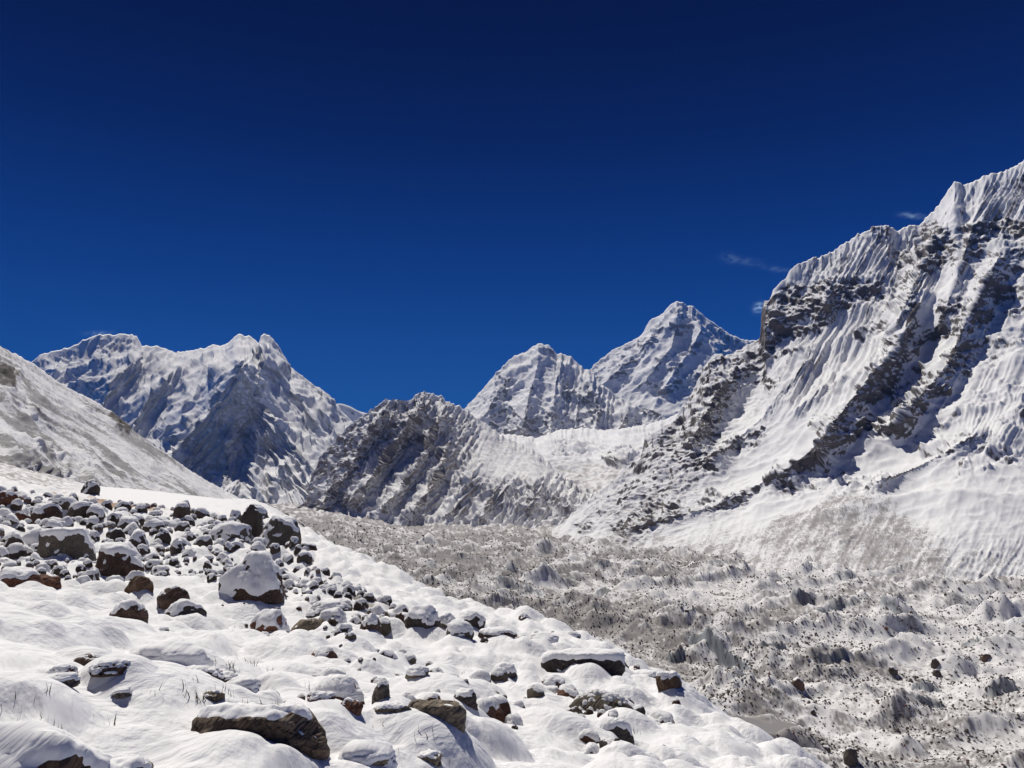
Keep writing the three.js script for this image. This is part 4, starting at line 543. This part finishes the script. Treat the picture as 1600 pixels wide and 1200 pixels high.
{ // dry grass poking through the snow
  const r = rng(17), spots = []; const add = (px, py, n, sp) => { const g = groundHit(px, py); for (let i = 0; i < n; i++) spots.push([g[0] + sp * (r() + r() - 1), g[2] + sp * 0.5 * (r() + r() - 1), 0.02 + 0.05 * r()]); };
  for (let i = 0; i < 26; i++) add(545 + i * 5, 946 + i * 0.9 + 4 * noise2(i / 3, 2), 9, 0.28);
  for (const [px, py, n, s] of [[300, 1104, 14, 0.12], [322, 1104, 16, 0.12], [360, 1106, 18, 0.22], [400, 1110, 16, 0.2], [428, 1112, 10, 0.1], [392, 1052, 24, 0.22], [360, 1046, 16, 0.2], [690, 1128, 10, 0.14], [860, 1128, 14, 0.22], [975, 1160, 12, 0.18], [990, 1157, 10, 0.1], [625, 1066, 8, 0.06], [720, 1060, 6, 0.05], [640, 1185, 14, 0.3], [480, 1082, 6, 0.05], [30, 1090, 5, 0.1], [60, 1110, 6, 0.1], [45, 1128, 8, 0.06], [100, 1130, 7, 0.06], [80, 1095, 8, 0.2], [325, 965, 10, 0.2], [350, 966, 8, 0.2], [230, 898, 30, 0.4], [270, 902, 24, 0.4], [60, 885, 30, 0.5], [120, 886, 26, 0.5], [500, 955, 20, 0.4], [160, 1105, 5, 0.1], [240, 1090, 6, 0.2], [570, 1060, 5, 0.1], [1010, 1115, 4, 0.05]]) add(px, py, n, s);
  const blade = new THREE.BufferGeometry(); blade.setAttribute('position', new THREE.BufferAttribute(new Float32Array([-0.05, 0, 0, 0.05, 0, 0, 0.06, 0.55, 0.03, -0.03, 0.5, 0.02, 0.16, 1, 0.08]), 3)); blade.setIndex([0, 1, 2, 0, 2, 3, 3, 2, 4]); blade.computeVertexNormals();
  const m = new THREE.InstancedMesh(blade, M.grass, spots.length), q = new THREE.Matrix4(), e = new THREE.Euler();
  spots.forEach(([x, z, h], i) => { e.set((r() - 0.5) * 0.9, r() * 6.28, (r() - 0.5) * 0.9); q.compose(new THREE.Vector3(x, terraceY(x, z) - 0.01, z), new THREE.Quaternion().setFromEuler(e), new THREE.Vector3(h * 0.75, h, h * 0.75)); m.setMatrixAt(i, q); });
  tag(m, 'dry_grass', 'thin dry grass stalks poking through the terrace snow', 'grass', { kind: 'stuff' });
}
{ // loose debris on the glacier and its banks
  const r = rng(1717), shapes = stoneGeometries(2000, 1, 1, 0.9, 0.85, 0.9, [1, 1, 1], 2, 0.01)[0]; shapes.deleteAttribute('uv'); shapes.deleteAttribute('color');
  const n = 150000, m = new THREE.InstancedMesh(shapes, M.stone, n), q = new THREE.Matrix4(), e = new THREE.Euler(), col = new THREE.Color(); let k = 0, tries = 0;
  while (k < n && tries++ < 800000) {
    const a = (-19 + 53 * r()) * Math.PI / 180, d = 330 * Math.pow(9, Math.pow(r(), 1.25)), x = d * Math.sin(a), z = -d * Math.cos(a); if (Math.hypot((x - POND.x) / POND.rx, (z - POND.z) / POND.rz) < 1.25) continue;
    const dens = 0.42 + 1.25 * fbm2(x / 46, z / 46, 3) + 0.7 * fbm2(x / 200 + 8, z / 200, 2) + 0.1 * ss(300, -100, x - (d - 500) * 0.12); if (r() > dens) continue;
    const s = (0.3 + 1.1 * Math.pow(r(), 4) + (r() < 0.006 ? 2.2 * r() : 0)) * (0.75 + d / 1100), y = glacierY(x, z);
    e.set(r() * 6.28, r() * 6.28, r() * 6.28); q.compose(new THREE.Vector3(x, y + 0.05 * s, z), new THREE.Quaternion().setFromEuler(e), new THREE.Vector3(s, s * 0.7, s)); m.setMatrixAt(k, q);
    const t = r(), red = r() < 0.06; col.setRGB(red ? 0.17 : 0.07 + 0.13 * t, red ? 0.085 : 0.062 + 0.115 * t, red ? 0.06 : 0.058 + 0.10 * t); m.setColorAt(k, col); k++;
  }
  m.count = k; tag(m, 'glacier_debris', 'loose grey stones strewn over the glacier', 'debris', { kind: 'stuff' }); console.log('debris', k);
}
{ // single big blocks on the glacier
  const hit = (px, py) => { const q = at(px, py, 1); let t = 230; for (; t < 3000; t *= 1.002) if (q[1] * t < glacierY(q[0] * t, q[2] * t)) break; return [q[0] * t, glacierY(q[0] * t, q[2] * t), q[2] * t, t]; };
  const L = [[1247, 1072, 20, 14, RED, 'dark red block lying on the glacier rubble right of the pond'], [1461, 1042, 15, 13, BR, 'upper of two dark brown blocks on the snowy glacier rise'], [1464, 1056, 14, 10, DRK, 'lower of two dark brown blocks on the snowy glacier rise'], [1271, 1116, 9, 8, DRK, 'small black block on pale rubble right of the pond'], [1330, 1192, 24, 24, GRY, 'pointed dark slab standing in rubble at the bottom edge'], [1540, 1028, 18, 9, RED, 'rust block on the glacier near the right edge'], [1395, 1050, 16, 8, DRK, 'low dark block on the glacier left of the paired blocks'], [1290, 1172, 16, 8, BR, 'brown block just beyond the terrace snow at the bottom edge']];
  for (const [px, py, w, h, c, label] of L) { const g = hit(px, py), k = g[3] / FOCAL, o = new THREE.Group(), [a, ...caps] = stoneGeometries(px, 6, w * k * 0.85, h * k * 0.85, 0.8, 0.45, mix3(c, GRY, 0.5), 0.45, 0.3); part(a, 'rock', M.rock, o); caps.forEach((c, i) => part(c, i ? 'snow_patch' : 'snow_cap', M.snow, o)); o.position.set(g[0], g[1] - 0.1, g[2]); tag(o, 'glacier_block', label, 'rock'); }
}
renderer.render(scene, camera);
